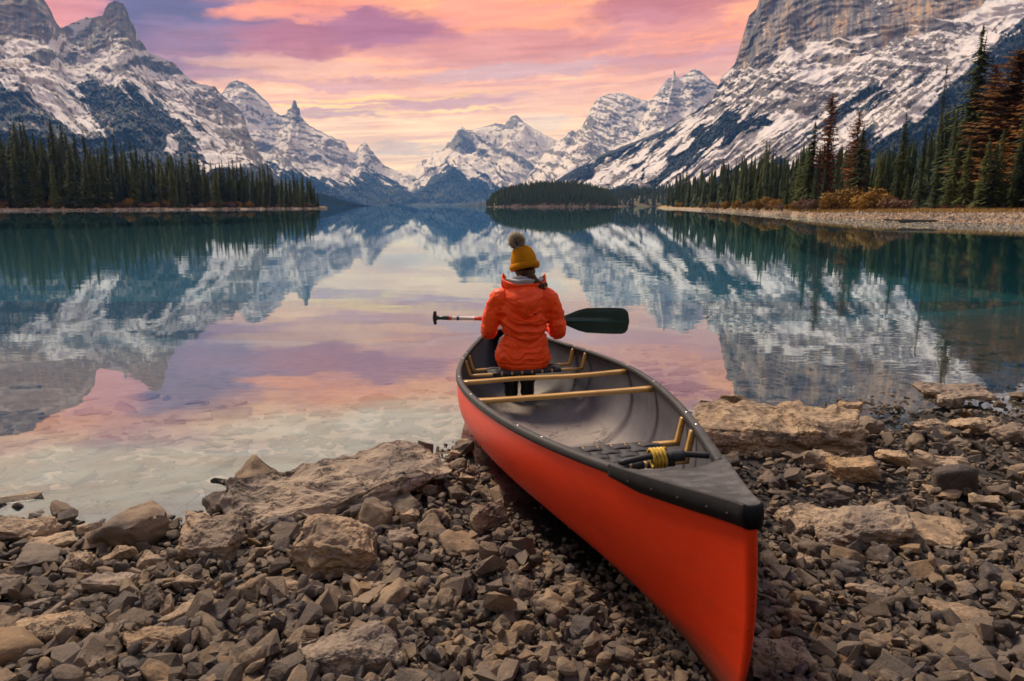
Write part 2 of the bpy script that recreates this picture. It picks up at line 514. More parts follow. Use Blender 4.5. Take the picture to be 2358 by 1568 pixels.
def bed_mat():
    m_, t, b, out = new_mat('lake_bed')
    pos = t.new('ShaderNodeNewGeometry').outputs['Position']
    s3 = t.new('ShaderNodeSeparateXYZ'); t.l.new(pos, s3.inputs[0])
    n = t.noise(pos, 9.0, 6, 0.65)
    c = t.ramp(n, [(0.3, (0.22, 0.175, 0.145, 1)), (0.5, (0.34, 0.275, 0.225, 1)), (0.7, (0.44, 0.365, 0.30, 1))])
    deep_teal = t.ramp(t.noise(pos, 0.35, 4, 0.6), [(0.3, (0.004, 0.12, 0.17, 1)), (0.7, (0.008, 0.17, 0.23, 1))])  # teal of light scattered in deep water, painted on the bed
    k = t.ss(t.m('ADD', s3.outputs[2], t.m('MULTIPLY', n, 0.3)), -0.15, -0.95)
    brown = t.ss(s3.outputs[0], 0.9, 2.6)                    # brown stones on the right; pale left paints in the sky's cream reflection
    c = t.mix(t.m('MULTIPLY', brown, 0.85), c, (0.085, 0.055, 0.032, 1))
    t.put(b.inputs['Base Color'], t.mix(k, c, deep_teal))
    b.inputs['Roughness'].default_value = 0.95
    return m_
M_BED = bed_mat()
xs = np.concatenate([-np.geomspace(9000, 9.2, 26), np.linspace(-9, 12, 190), np.geomspace(12.3, 9000, 26)])
ys = np.concatenate([np.linspace(3.0, 9, 70), np.geomspace(9.1, 60, 40), np.geomspace(63, 12000, 22)])
XX, YY = np.meshgrid(xs, ys, indexing='ij')
ZZ = ground(XX, YY)
obj('lake_bed', mesh_np('lake_bed', np.stack([XX, YY, np.minimum(ZZ, -0.004)], -1).reshape(-1, 3), quads(len(xs), len(ys)), M_BED, True), kind='structure')
M_GROUND = simple('shore_soil_gap_shade', (0.022, 0.018, 0.016, 1), 0.95, nscale=30, namp=0.5, bump=0.01, bscale=60)  # soil kept near black: shade in the gaps between stones is in its colour
ys = np.concatenate([-np.geomspace(9000, 4, 20), np.linspace(-3.8, 6.6, 120), np.geomspace(6.8, 16, 12)])
XX, YY = np.meshgrid(xs, ys, indexing='ij')
ZZ = ground(XX, YY)
obj('shore_ground', mesh_np('shore_ground', np.stack([XX, YY, np.where(shore(XX) - YY > -0.25, np.minimum(np.maximum(ZZ, -0.03) - 0.012, hull_under(XX, YY, 0.16) - 0.07), -0.9)], -1).reshape(-1, 3), quads(len(xs), len(ys)), M_GROUND, True), kind='structure')

# ================================================================== MOUNTAINS
def mountain_mat():
    m_, t, b, out = new_mat('mountain')
    def at(n):
        a = t.new('ShaderNodeAttribute'); a.attribute_name = n; return a.outputs['Fac']
    pos = t.new('ShaderNodeNewGeometry').outputs['Position']
    n = t.noise(t.vm('MULTIPLY', pos, (0.02, 0.02, 0.05)), 1.0, 6, 0.65)
    rock = t.ramp(at('tint'), [(0.0, (0.085, 0.085, 0.098, 1)), (0.5, (0.215, 0.195, 0.185, 1)), (1.0, (0.42, 0.28, 0.165, 1))])
    rock = t.mix(t.ss(n, 0.35, 0.65, 0.5, 0.0), rock, (0.06, 0.058, 0.065, 1))
    fo = t.ramp(t.noise(t.vm('MULTIPLY', pos, (0.09, 0.09, 0.03)), 1.0, 4, 0.7), [(0.35, (0.007, 0.014, 0.022, 1)), (0.55, (0.020, 0.034, 0.042, 1)), (0.8, (0.075, 0.085, 0.085, 1))])  # forest ramp is bluish: some of the haze is put into its colour
    c = t.mix(at('snow'), rock, (0.60, 0.58, 0.60, 1))
    c = t.mix(at('forest'), c, fo)
    t.put(b.inputs['Base Color'], c)
    b.inputs['Roughness'].default_value = 0.9
    b.inputs['Specular IOR Level'].default_value = 0.15
    return m_
M_MOUNT = mountain_mat()

def inpoly(px, py, poly):
    """signed distance-like value, positive inside, in picture units"""
    P_ = np.asarray(poly, float); Q = np.roll(P_, -1, 0)
    ins = np.zeros(px.shape, bool); dm = np.full(px.shape, 1e9)
    for (x0, y0), (x1, y1) in zip(P_, Q):
        c = ((y0 > py) != (y1 > py))
        xi = (x1 - x0) * (py - y0) / ((y1 - y0) if y1 != y0 else 1e-9) + x0
        ins ^= c & (px < xi)
        ex, ey = x1 - x0, y1 - y0
        tt = np.clip(((px - x0) * ex + (py - y0) * ey) / (ex * ex + ey * ey + 1e-9), 0, 1)
        dm = np.minimum(dm, np.hypot(px - x0 - ex * tt, py - y0 - ey * tt))
    return np.where(ins, dm, -dm)

def mountain(name, crest, foot, nu, nv, prof, masks, seed, amp=1.0, jag=1.6, flow=(1, .85)):
    """crest: (px, py, distance) of the skyline; foot: (px, distance) of the base line.
    The face between them is a real slope with gullies, ledges and a back side."""
    C = np.array(crest, float)
    u = np.linspace(0, 1, nu)
    seg = np.concatenate([[0], np.cumsum(np.hypot(np.diff(C[:, 0]), np.diff(C[:, 1])))]); seg /= seg[-1]
    cx = np.interp(u, seg, C[:, 0]); cy = np.interp(u, seg, C[:, 1]); cd = np.interp(u, seg, C[:, 2])
    cy = cy + jag * fbm(cx / 9.0, seed * 3.1, 0, 4, seed) + jag * 0.7 * fbm(cx / 2.6, seed, 0, 2, seed + 3)
    rr = np.stack([(cx - 1179) / FOC, math.cos(PITCH) + (784 - cy) / FOC * math.sin(PITCH), (784 - cy) / FOC * math.cos(PITCH) - math.sin(PITCH)], 1)
    T_ = rr * (cd / rr[:, 1])[:, None]; T_[:, 2] += CAMZ
    F_ = np.array(foot, float)
    fs = np.linspace(0, 1, len(F_)); fx = np.interp(u, fs, F_[:, 0]); fd = np.interp(u, fs, F_[:, 1])
    fr = np.stack([(fx - 1179) / FOC * fd / math.cos(PITCH) * 1.02, fd, np.full(nu, -6.0)], 1)
    v = np.linspace(0, 1, nv)
    g = v ** prof
    B = T_[:, None, :] * (1 - g)[None, :, None] + fr[:, None, :] * g[None, :, None]
    zc = T_[:, 2][:, None]; zf = -6.0
    B[:, :, 2] = zc + (zf - zc) * v[None, :]
    px, py = proj(B[..., 0], B[..., 1], B[..., 2])
    scale = cd.mean() / 4000.0
    wdw = smooth(v, 0.0, 0.10)[None, :] * smooth(v, 1.02, 0.90)[None, :]
    L = 420.0 * scale
    rg = ridged(B[..., 0] / L, B[..., 1] / L * 0.6, B[..., 2] / L * 0.45, 5, seed)
    fb = fbm(B[..., 0] / L * 3.5, B[..., 1] / L * 2, B[..., 2] / L * 2.4, 5, seed + 9)
    disp = (-rg * 105.0 - fb * 62.0) * scale * amp
    led = 46.0 * scale                                        # terraces
    ph = B[..., 2] / led + fb * 1.2 + 0.15 * B[..., 0] / led * 0.4
    fr_ = ph - np.floor(ph)
    terr = (smooth(fr_, 0.0, 0.75) - fr_)
    snow, forest, tint = masks(px, py, None, fb, fr_, B)
    fo_ = np.clip(forest, 0, 1)
    disp = disp + terr * 34.0 * scale * amp * (1 - 0.95 * fo_) * smooth(py, 330, 200)
    gul = streak(px, py, flow[0], flow[1], 7.0, 90, seed + 60, 5)
    disp = disp + gul * 20.0 * scale * amp * smooth(py, 60, 180)
    disp = disp + fo_ * fbm(px / 2.2, py / 3.0, 0, 2, seed + 70) * 26.0 * scale
    dirn = B[:, :, :2] / np.linalg.norm(B[:, :, :2], axis=2)[..., None]
    B[:, :, 0] += dirn[..., 0] * disp * wdw
    B[:, :, 1] += dirn[..., 1] * disp * wdw
    B[:, :, 2] += fbm(B[..., 0] / L * 7, B[..., 1] / L * 4, 0, 4, seed + 4) * 16.0 * scale * wdw * amp
    # slope of the finished face
    du = np.gradient(B, axis=0); dv = np.gradient(B, axis=1)
    nrm = np.cross(du, dv); nrm /= np.linalg.norm(nrm, axis=2)[..., None] + 1e-9
    nz = np.abs(nrm[..., 2])
    hf = fbm(px / 3.2, py / 2.6, 0, 3, seed + 50)
    snow = smooth(snow + hf * 0.16, 0.38, 0.66)
    forest = smooth(forest + hf * 0.35, 0.30, 0.70)
    tint = np.clip(tint + hf * 0.22, 0, 1)
    forest = np.maximum(forest, smooth(py + 5 * fb, 430, 446))
    # back side
    nb = 6
    back = []
    for i in range(nb):
        k = (nb - i) / nb
        q = T_.copy(); q[:, 1] += k * 900 * scale; q[:, 0] *= 1 + k * 900 * scale / cd
        q[:, 2] = T_[:, 2] * (1 - k ** 1.2) + (-6) * k ** 1.2
        back.append(q)
    V = np.concatenate([np.stack(back, 1), B], 1)
    padf = lambda a: np.concatenate([np.repeat(a[:, :1], nb, 1), a], 1)
    me = mesh_np(name, V.reshape(-1, 3), quads(nu, nv + nb), M_MOUNT, True,
                 attrs={'snow': padf(snow).ravel(), 'forest': padf(forest).ravel(), 'tint': padf(tint).ravel()})
    return obj('mountain', me, kind='structure')

def streak(px, py, dx, dy, across, along, s, o=4):
    n_ = math.hypot(dx, dy); dx /= n_; dy /= n_
    a = px * dy - py * dx; b = px * dx + py * dy
    return fbm(a / across, b / along, 0, o, s)

# --- left massif: two towers, snow aprons, forested toe, grey end cliff
def mk_left(px, py, nz, fb, fr_, B):
    wx = px + 16 * fbm(px / 40, py / 30, 0, 4, 21); wy = py + 13 * fbm(px / 40, py / 30, 5, 4, 22)
    st = streak(px, py, 1, 0.85, 5.0, 60, 31)
    st2 = streak(px, py, 1, 0.85, 12.0, 110, 32)
    hz = fbm(px / 55, py / 6.0, 0, 5, 33)
    fi = fbm(px / 7, py / 5, 0, 4, 34)
    vt = fbm(px / 5, py / 40, 0, 4, 35)
    cl = np.maximum.reduce([
        inpoly(wx, wy, [(-220, -220), (100, -60), (150, 60), (190, 125), (150, 112), (135, 90), (96, 100), (60, 84), (20, 100), (0, 125), (-220, 150)]),
        inpoly(wx, wy, [(250, -30), (300, 0), (320, 80), (345, 120), (290, 112), (240, 122), (196, 118), (168, 92), (190, 52), (236, 20)]),
        inpoly(wx, wy, [(455, 212), (500, 190), (560, 240), (600, 300), (600, 400), (560, 360), (470, 300), (452, 256)])])
    cliff = smooth(cl, -6, 8)
    bands = np.maximum(inpoly(wx, wy, [(240, 156), (330, 136), (400, 145), (424, 168), (380, 160), (300, 162), (262, 172)]),
                       inpoly(wx, wy, [(60, 130), (100, 118), (190, 128), (180, 142), (110, 150), (64, 150)]))
    band = smooth(bands, -5, 3)
    rock = np.clip(cliff + band * 0.85, 0, 1)
    rock = np.maximum(rock, smooth(hz + fi * 0.5, 0.12, 0.42) * smooth(px, 340, 460) * 0.92)
    rock = np.maximum(rock, smooth(hz + fi * 0.6 + vt * .3, 0.22, 0.55) * smooth(py, 210, 150) * .8)
    rock = np.maximum(rock, smooth(st + fi * 0.6, 0.30, 0.6) * smooth(py, 110, 170) * 0.75)
    rock = np.maximum(rock, smooth(fi + hz * 0.4, 0.55, 0.8) * 0.6)
    sn_on = smooth(hz * 0.7 + fi * 0.5 + vt * 0.25, 0.28, 0.5) * cliff * smooth(py, 10, 120) * 0.85
    ledge = np.exp(-((py - 287 - 0.05 * (px - 440) + 3 * fi) / 3.0) ** 2) * smooth(px, 400, 430)
    snow = np.clip(1 - rock + sn_on + ledge * 0.8, 0, 1)
    fz = np.maximum(inpoly(wx, wy, [(-250, 120), (-10, 168), (50, 205), (120, 262), (175, 300), (210, 330), (-250, 520)]),
                    inpoly(wx, wy, [(150, 190), (215, 196), (262, 204), (330, 216), (395, 246), (425, 288), (470, 350), (480, 520), (180, 420), (230, 300), (205, 250)]))
    fo = smooth(fz + (st * 26 + st2 * 22), -8, 9)
    fo = fo * (1 - .75 * smooth(st + fi * .5, .55, .8))
    fo = np.maximum(fo, smooth(py, 300, 350) * smooth(px, 500, 380))
    fo = np.maximum(fo, smooth(py + 30 * (px - 560) / 200, 372, 400))
    fo *= 1 - 0.8 * smooth(inpoly(wx, wy, [(385, 335), (400, 300), (418, 295), (412, 330), (425, 352), (370, 352)]), -2, 3)
    tint = np.clip(0.42 + 0.30 * vt + 0.25 * fi + 0.12 * smooth(px, 300, 100) - 0.3 * band, 0, 1)
    return snow, fo, tint
mountain('left_massif_face',
         [(-260, -150, 2600), (-120, -130, 2600), (0, -60, 2600), (60, -38, 2620), (101, 0, 2620), (115, 20, 2640), (129, 51, 2660), (139, 64, 2700), (162, 56, 2850), (183, 46, 2900),
          (203, 39, 2900), (217, 41, 2880), (237, 35, 2850), (242, 20, 2840), (250, 8, 2830), (267, 2, 2830), (284, 8, 2830), (294, 27, 2840),
          (300, 47, 2860), (308, 57, 2880), (318, 88, 2900), (333, 105, 2920), (342, 122, 2940), (366, 130, 2960), (403, 147, 3000), (423, 169, 3020),
          (450, 190, 3050), (494, 200, 3100), (521, 227, 3120), (548, 250, 3140), (562, 267, 3150), (572, 305, 3160), (577, 345, 3160), (600, 380, 3160), (700, 440, 3160), (760, 470, 3160)],
         [(-700, 1100), (200, 1150), (700, 1500), (800, 2500)], 560, 330, 1.55, mk_left, 1)

# --- second left massif with the needle
def mk_second(px, py, nz, fb, fr_, B):
    hz = fbm((px + 0.2 * py) / 40, (py - 0.18 * px) / 5.0, 0, 5, 43); fi = fbm(px / 6, py / 4.5, 0, 4, 44)
    st = streak(px, py, 1, 0.7, 5, 40, 45)
    wx = px + 9 * fbm(px / 30, py / 20, 0, 4, 41); wy = py + 9 * fbm(px / 30, py / 20, 5, 4, 42)
    cl = np.maximum.reduce([inpoly(wx, wy, [(510, 175), (560, 178), (600, 205), (622, 238), (600, 240), (570, 215), (535, 205)]),
                            inpoly(wx, wy, [(596, 262), (640, 255), (668, 225), (690, 225), (700, 285), (660, 290), (620, 292)]),
                            inpoly(wx, wy, [(735, 335), (760, 322), (800, 350), (806, 370), (770, 375), (745, 360)]),
                            inpoly(wx, wy, [(575, 310), (600, 312), (680, 340), (740, 360), (745, 385), (640, 380), (575, 350)]) - 4,
                            inpoly(wx, wy, [(838, 320), (852, 340), (885, 385), (850, 370)])])
    rock = np.clip(smooth(cl, -6, 6) * (0.62 + 0.6 * hz + 0.4 * fi), 0, 1)
    rock = np.maximum(rock, smooth(hz + fi * 0.6, 0.18, 0.52) * 0.85)
    fz = inpoly(wx, wy, [(560, 372), (640, 392), (720, 402), (760, 412), (800, 420), (842, 398), (868, 404), (900, 424), (930, 416), (970, 520), (560, 520)])
    fo = smooth(fz + st * 22, -6, 6)
    return np.clip(1 - rock, 0, 1), fo, np.clip(0.3 + 0.2 * fi + 0.15 * hz, 0, 1)
mountain('second_massif_face',
         [(480, 260, 5200), (518, 203, 5000), (528, 190, 5000), (545, 185, 5000), (569, 193, 5000), (589, 210, 5000), (616, 234, 5000), (630, 257, 5000), (647, 267, 5000),
          (658, 265, 5000), (663, 252, 5000), (671, 249, 5000), (674, 236, 5000), (678, 230, 5000), (682, 233, 5000), (685, 246, 5000), (690, 249, 5000), (692, 267, 5000), (711, 288, 5050), (745, 306, 5100),
          (772, 318, 5150), (795, 325, 5200), (806, 349, 5250), (816, 352, 5300), (826, 338, 5400), (836, 327, 5400), (845, 331, 5400), (854, 345, 5400), (872, 366, 5450), (882, 379, 5500),
          (913, 393, 5600), (950, 402, 5700), (1000, 440, 5700)],
         [(300, 3300), (740, 3500), (900, 4300)], 330, 190, 1.4, mk_second, 2, 0.9, 1.3)

# --- centre massif, blue forested base
def mk_centre(px, py, nz, fb, fr_, B):
    wx = px + 8 * fbm(px / 26, py / 20, 0, 4, 51); wy = py + 8 * fbm(px / 26, py / 20, 5, 4, 52)
    fi = fbm(px / 6, py / 5, 0, 4, 54); hz = fbm(px / 24, (py - 0.3 * px) / 7, 0, 4, 55)
    sr = streak(px, py, 1, 0.8, 6, 50, 56); sl = streak(px, py, -1, 0.7, 6, 50, 57)
    cl = np.maximum.reduce([inpoly(wx, wy, [(1015, 348), (1040, 320), (1062, 292), (1075, 312), (1105, 340), (1130, 368), (1100, 372), (1060, 352)]),
                            inpoly(wx, wy, [(1075, 310), (1160, 340), (1210, 362), (1250, 388), (1245, 394), (1200, 375), (1170, 356), (1120, 338)]) + 2,
                            inpoly(wx, wy, [(1125, 290), (1150, 283), (1170, 270), (1190, 264), (1200, 285), (1180, 292), (1150, 300)]) + 1,
                            inpoly(wx, wy, [(1250, 400), (1262, 372), (1285, 368), (1330, 372), (1290, 400), (1270, 420)]) - 2])
    rock = np.clip(smooth(cl, -5, 5) * (0.8 + 0.5 * fi), 0, 1)
    st = np.where(px < 1030, sl, sr)
    rock = np.maximum(rock, smooth(st + fi * 0.5, 0.25, 0.6) * smooth(py, 345, 385) * 0.8)
    rock = np.maximum(rock, smooth(fi + hz * 0.6, 0.45, 0.8) * 0.7)
    fz = inpoly(wx, wy, [(840, 430), (905, 442), (960, 422), (1010, 404), (1034, 378), (1060, 394), (1100, 404), (1135, 428), (1200, 440), (1300, 430), (1300, 540), (840, 540)])
    fo = smooth(fz + st * 17 + fi * 4, -5, 5)
    return np.clip(1 - rock, 0, 1), fo, np.clip(0.25 + 0.2 * fi, 0, 1)
mountain('centre_massif_face',
         [(780, 474, 7200), (860, 440, 7000), (913, 412, 6800), (954, 382, 6600), (994, 352, 6500), (1018, 345, 6500), (1035, 321, 6500), (1052, 300, 6500), (1062, 291, 6500), (1075, 298, 6550), (1089, 298, 6600),
          (1119, 291, 6700), (1140, 284, 6800), (1163, 286, 6800), (1177, 267, 6800), (1190, 265, 6800), (1200, 276, 6800), (1211, 284, 6800), (1238, 301, 6850), (1265, 315, 6900), (1292, 327, 6900),
          (1340, 360, 6900), (1420, 420, 6900), (1480, 470, 6900)],
         [(700, 4700), (1000, 4700), (1200, 4800), (1500, 5200)], 380, 200, 1.25, mk_centre, 3, 1.0, 1.3)

# --- right-centre castle peaks
def mk_castle(px, py, nz, fb, fr_, B):
    hz = fbm((px + 0.3 * py) / 30, (py - 0.32 * (px - 1400)) / 4.5, 0, 5, 63); fi = fbm(px / 5, py / 4, 0, 4, 64)
    hz2 = fbm(px / 26, py / 4.0, 0, 5, 65)
    h = np.where(px > 1495, hz2, hz)
    rock = smooth(h + fi * 0.55, -0.18, 0.42) * 0.95
    wx = px + 8 * fbm(px / 26, py / 20, 0, 4, 61); wy = py + 8 * fbm(px / 26, py / 20, 5, 4, 62)
    sn = smooth(inpoly(wx, wy, [(1330, 400), (1400, 356), (1480, 305), (1520, 290), (1610, 235), (1650, 205), (1640, 300), (1400, 440)]), -4, 6)
    rock = rock * (1 - 0.85 * sn)
    rock = np.maximum(rock, smooth(inpoly(wx, wy, [(1300, 322), (1316, 298), (1328, 305), (1330, 320)]), -3, 3) * 0.6)
    return np.clip(1 - rock, 0, 1), np.zeros_like(px), np.clip(0.30 + 0.2 * fi, 0, 1)
mountain('castle_peaks_face',
         [(1255, 350, 5600), (1292, 322, 5500), (1305, 308, 5400), (1316, 298, 5400), (1326, 305, 5400), (1340, 290, 5300), (1353, 267, 5200), (1363, 244, 5200), (1380, 223, 5200), (1400, 217, 5200),
          (1431, 212, 5200), (1458, 223, 5200), (1495, 232, 5200), (1505, 222, 4800), (1515, 210, 4700), (1534, 184, 4700), (1548, 178, 4700), (1553, 160, 4700), (1558, 178, 4700), (1568, 176, 4700), (1586, 166, 4700), (1598, 157, 4700), (1624, 172, 4700),
          (1646, 191, 4700), (1700, 230, 4700), (1760, 300, 4700)],
         [(1150, 4000), (1400, 3700), (1800, 3600)], 320, 190, 1.2, mk_castle, 4, 0.9, 1.5)

# --- the great right wall and its long spur down to the lake
def mk_right(px, py, nz, fb, fr_, B):
    wx = px + 18 * fbm(px / 45, py / 34, 0, 4, 71); wy = py + 14 * fbm(px / 45, py / 34, 5, 4, 72)
    st = streak(px, py, -1, 0.72, 5.5, 75, 73, 5); st2 = streak(px, py, -1, 0.72, 14, 150, 74, 4)
    fi = 0.42 * fbm(px / 7, py / 3.6, 0, 4, 75) + 0.5 * streak(px, py, -1, 0.72, 2.6, 12, 79, 4); hz = fbm((px) / 60, (py - 0.06 * px) / 6.5, 0, 5, 76); vt = fbm(px / 8, py / 70, 0, 5, 77)
    crack = np.maximum(smooth(inpoly(px + 6 * fi, py, [(2018, -250), (2034, -250), (2030, 40), (2010, 150), (2000, 150), (2010, 60)]), -3, 2), 0)
    cl = np.maximum(inpoly(wx, wy, [(1600, -420), (2358, -420), (2460, -250), (2360, -30), (2260, 26), (2180, 52), (2120, 78), (2060, 100), (2010, 112), (1962, 96), (1910, 102), (1850, 118), (1800, 112), (1772, 150), (1730, 158), (1690, 170), (1640, 130)]),
                    inpoly(wx, wy, [(1850, 140), (1960, 116), (2020, 128), (1990, 140), (1920, 142)]) + 2)
    cliff = smooth(cl, -5, 9)
    rock = cliff * 1.0
    mid = smooth(inpoly(wx, wy, [(1650, 185), (1740, 160), (1830, 140), (2120, 60), (2250, 40), (2180, 160), (2080, 190), (2000, 200), (1900, 290), (1760, 250), (1640, 240)]), -10, 10)
    rock = np.maximum(rock, mid * smooth(hz * 0.6 + fi * 0.8 + 0.38, 0.0, 0.5))
    low = smooth(inpoly(wx, wy, [(1640, 215), (1800, 240), (2000, 200), (2200, 120), (2358, 20), (2500, 600), (1200, 600), (1300, 400)]), -4, 8)
    rock = np.maximum(rock, low * smooth(st * 0.8 + fi * 0.7, -0.28, 0.34) * 0.88)
    whites = np.maximum.reduce([inpoly(wx, wy, [(1810, 180), (1850, 158), (1960, 142), (2016, 120), (1985, 158), (1940, 172), (1900, 196), (1850, 200), (1800, 196)]),
                                inpoly(wx, wy, [(2170, 130), (2230, 90), (2320, 50), (2372, 0), (2372, 30), (2260, 120), (2190, 150)]) - 3,
                                inpoly(wx, wy, [(1780, 260), (1840, 258), (1880, 262), (1800, 300), (1700, 350), (1740, 300)]) - 2])
    wh = smooth(whites, -4, 5)
    rock = rock * (1 - wh * 0.93 * (1 - cliff))
    icy = smooth(fi * 0.8 + hz * 0.7 + vt * 0.3, 0.62, 0.8) * cliff * 0.6 + crack * 0.5 * smooth(fi, 0.0, 0.3)
    icy = np.maximum(icy, np.exp(-((py - 95 + 0.08 * (px - 1900) + 5 * hz) / 3.5) ** 2) * smooth(px, 1840, 1870) * smooth(px, 2060, 2000))
    snow = np.clip(1 - rock + icy, 0, 1)
    f1 = inpoly(wx, wy, [(1650, 212), (1662, 225), (1600, 262), (1500, 322), (1420, 372), (1330, 420), (1270, 430), (1300, 396), (1370, 352), (1500, 300)]) + 2
    f2 = inpoly(wx, wy, [(1690, 250), (1760, 262), (1790, 290), (1700, 330), (1600, 390), (1520, 440), (1380, 470), (1300, 440), (1440, 385), (1560, 330), (1640, 280)]) - 6
    f3 = inpoly(wx, wy, [(2000, 205), (2090, 190), (2140, 170), (2010, 270), (1850, 340), (1790, 350), (1880, 290)]) - 12
    f4 = inpoly(wx, wy, [(2358, 30), (2420, -20), (2600, 100), (2600, 600), (2000, 600), (1780, 460), (1850, 400), (1980, 330), (2100, 262), (2240, 150), (2300, 90)]) - 4
    f5 = inpoly(wx, wy, [(1280, 436), (1420, 440), (1560, 420), (1700, 380), (1800, 340), (1850, 600), (1200, 600)]) - 8
    fz = np.maximum.reduce([f1, f2, f3, f4, f5])
    fo = smooth(fz + (st * 24 + st2 * 16 + fi * 6), -6, 8)
    fo *= 1 - 0.9 * smooth(np.maximum(inpoly(wx, wy, [(1370, 385), (1400, 372), (1440, 378), (1480, 395), (1470, 430), (1372, 430)]),
                                      inpoly(wx, wy, [(1500, 360), (1545, 350), (1510, 410), (1470, 428)])) + 12 * fi, -3, 4)
    vt2 = fbm(px / 3.0, py / 26, 0, 4, 78)
    tint = np.clip(0.42 + 0.60 * vt * cliff + 0.45 * vt2 * cliff + 0.25 * fi + 0.22 * cliff * smooth(px, 1950, 2150) - crack * 0.5 - 0.15 * (1 - cliff), 0, 1)
    return snow, fo, tint
mountain('right_wall_face',
         [(1120, 474, 2900), (1200, 446, 2800), (1292, 408, 2700), (1373, 362, 2600), (1435, 336, 2520), (1499, 311, 2440), (1540, 294, 2400), (1600, 256, 2330), (1646, 222, 2280),
          (1652, 206, 2250), (1661, 176, 2240), (1684, 157, 2230), (1699, 139, 2220), (1703, 109, 2220), (1714, 71, 2210), (1725, 36, 2200), (1742, 19, 2200), (1752, -14, 2200), (1775, -90, 2200),
          (1850, -190, 2180), (2000, -240, 2150), (2200, -260, 2100), (2400, -250, 2000), (2700, -120, 1850), (3000, 60, 1700)],
         [(1000, 2300), (1300, 1900), (1600, 1500), (2000, 1000), (2700, 650), (3400, 600)], 860, 430, 1.35, mk_right, 5, 0.85, 1.2, (-1, .72))
# ================================================================== FAR SHORES, ISLAND, FOREST
def foliage_mat(name, lo, hi, rough=0.85, trans=0.0):
    m_, t, b, out = new_mat(name)
    g = t.new('ShaderNodeNewGeometry')
    oi = t.new('ShaderNodeObjectInfo')
    n = t.noise(g.outputs['Position'], 0.9, 4, 0.7)
    n2 = t.noise(g.outputs['Position'], 7.0, 2, 0.6)
    f = t.m('ADD', t.m('MULTIPLY', n, 0.5), t.m('ADD', t.m('MULTIPLY', oi.outputs['Random'], 0.28), t.m('MULTIPLY', n2, 0.25)))
    t.put(b.inputs['Base Color'], t.ramp(f, [(0.25, lo), (0.8, hi)]))
    b.inputs['Roughness'].default_value = rough
    b.inputs['Specular IOR Level'].default_value = 0.2
    return m_
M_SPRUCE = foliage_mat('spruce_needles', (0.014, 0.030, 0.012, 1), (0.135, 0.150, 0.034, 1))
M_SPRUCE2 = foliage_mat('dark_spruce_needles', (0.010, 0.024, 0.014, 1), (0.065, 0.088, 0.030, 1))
M_RUST = foliage_mat('rusty_needles', (0.08, 0.030, 0.010, 1), (0.28, 0.095, 0.022, 1))
M_OLIVE = foliage_mat('golden_needles', (0.06, 0.034, 0.010, 1), (0.33, 0.140, 0.026, 1))
M_BUSH = foliage_mat('autumn_leaves', (0.10, 0.055, 0.012, 1), (0.36, 0.20, 0.035, 1))
M_BUSH2 = foliage_mat('dry_twigs', (0.10, 0.055, 0.040, 1), (0.22, 0.13, 0.085, 1))
M_BARK = simple('bark', (0.075, 0.060, 0.050, 1), 0.95, nscale=6, namp=0.5)
M_BEACH = simple('pale_beach_stones', (0.29, 0.215, 0.15, 1), 0.95, nscale=1.6, namp=0.6, bump=0.2, bscale=2.5)

# bank: (picture x, water line distance, width of pebbles, height of pebbles)
def bank(name, pts, matg, rise, seed, stony):
    """a shore seen across the water: pebble beach, then land rising behind it"""
    xs_ = np.linspace(0, 1, 260)
    P_ = np.array(pts, float); sgm = np.linspace(0, 1, len(P_))
    px = np.interp(xs_, sgm, P_[:, 0]); dd = np.interp(xs_, sgm, P_[:, 1]); bw = np.interp(xs_, sgm, P_[:, 2]); bh = np.interp(xs_, sgm, P_[:, 3])
    X0 = (px - 1179) / FOC * dd / math.cos(PITCH); Y0 = dd
    wob = fbm(xs_ * 40, seed, 0, 4, seed) * dd * 0.012
    edge = np.clip(np.minimum(np.arange(260) / 14.0 if pts[0][2] > 4 and pts[0][0] > 1000 else 1.0, (259 - np.arange(260)) / 14.0 if pts[-1][0] < 1000 else 1.0), 0, 1)
    offs = np.array([-0.35, 0.0, 0.2, 0.4, 0.6, 0.8, 1.0, 1.15, 1.6, 2.6, 5, 9, 16])
    V = np.zeros((260, len(offs), 3))
    for j, o_ in enumerate(offs):
        V[:, j, 0] = X0 * (1 + (o_ * bw) / dd * 1.0)
        V[:, j, 1] = Y0 + o_ * bw + wob
        V[:, j, 2] = np.where(o_ <= 0, o_ * 2.0, np.minimum(o_, 1) ** 0.8 * bh + max(o_ - 1, 0) * rise * bw * 0.1)
        V[:, j, 2] += fbm(X0 / 3, V[:, j, 1] / 3, 0, 3, seed + 1) * 0.12 * min(max(o_, 0), 1) * bh
    V[:, :, 2] = np.where(V[:, :, 2] > 0, V[:, :, 2] * edge[:, None] - 0.3 * (1 - edge[:, None]), V[:, :, 2])
    F = quads(260, len(offs))
    midx = np.array([0 if (f % (len(offs) - 1)) < stony else 1 for f in range(len(F))])
    return obj(name, mesh_np(name, V.reshape(-1, 3), F, mats=[M_BEACH, matg], midx=midx, smooth_=True), kind='structure')
M_FLOOR = simple('forest_floor', (0.085, 0.070, 0.030, 1), 0.95, nscale=1.2, namp=0.6)
M_GRASSB = simple('dry_grass_bank', (0.26, 0.18, 0.065, 1), 0.95, nscale=1.5, namp=0.55, bump=0.15, bscale=5)
LEFT = [(-700, 150, 3.2, 0.5), (0, 175, 3.5, 0.5), (250, 190, 3.5, 0.45), (500, 225, 4.0, 0.5), (700, 265, 4, 0.5), (757, 285, 4, 0.35), (772, 292, 3, 0.12)]
bank('left_shore', LEFT, M_FLOOR, 0.10, 3, 6)
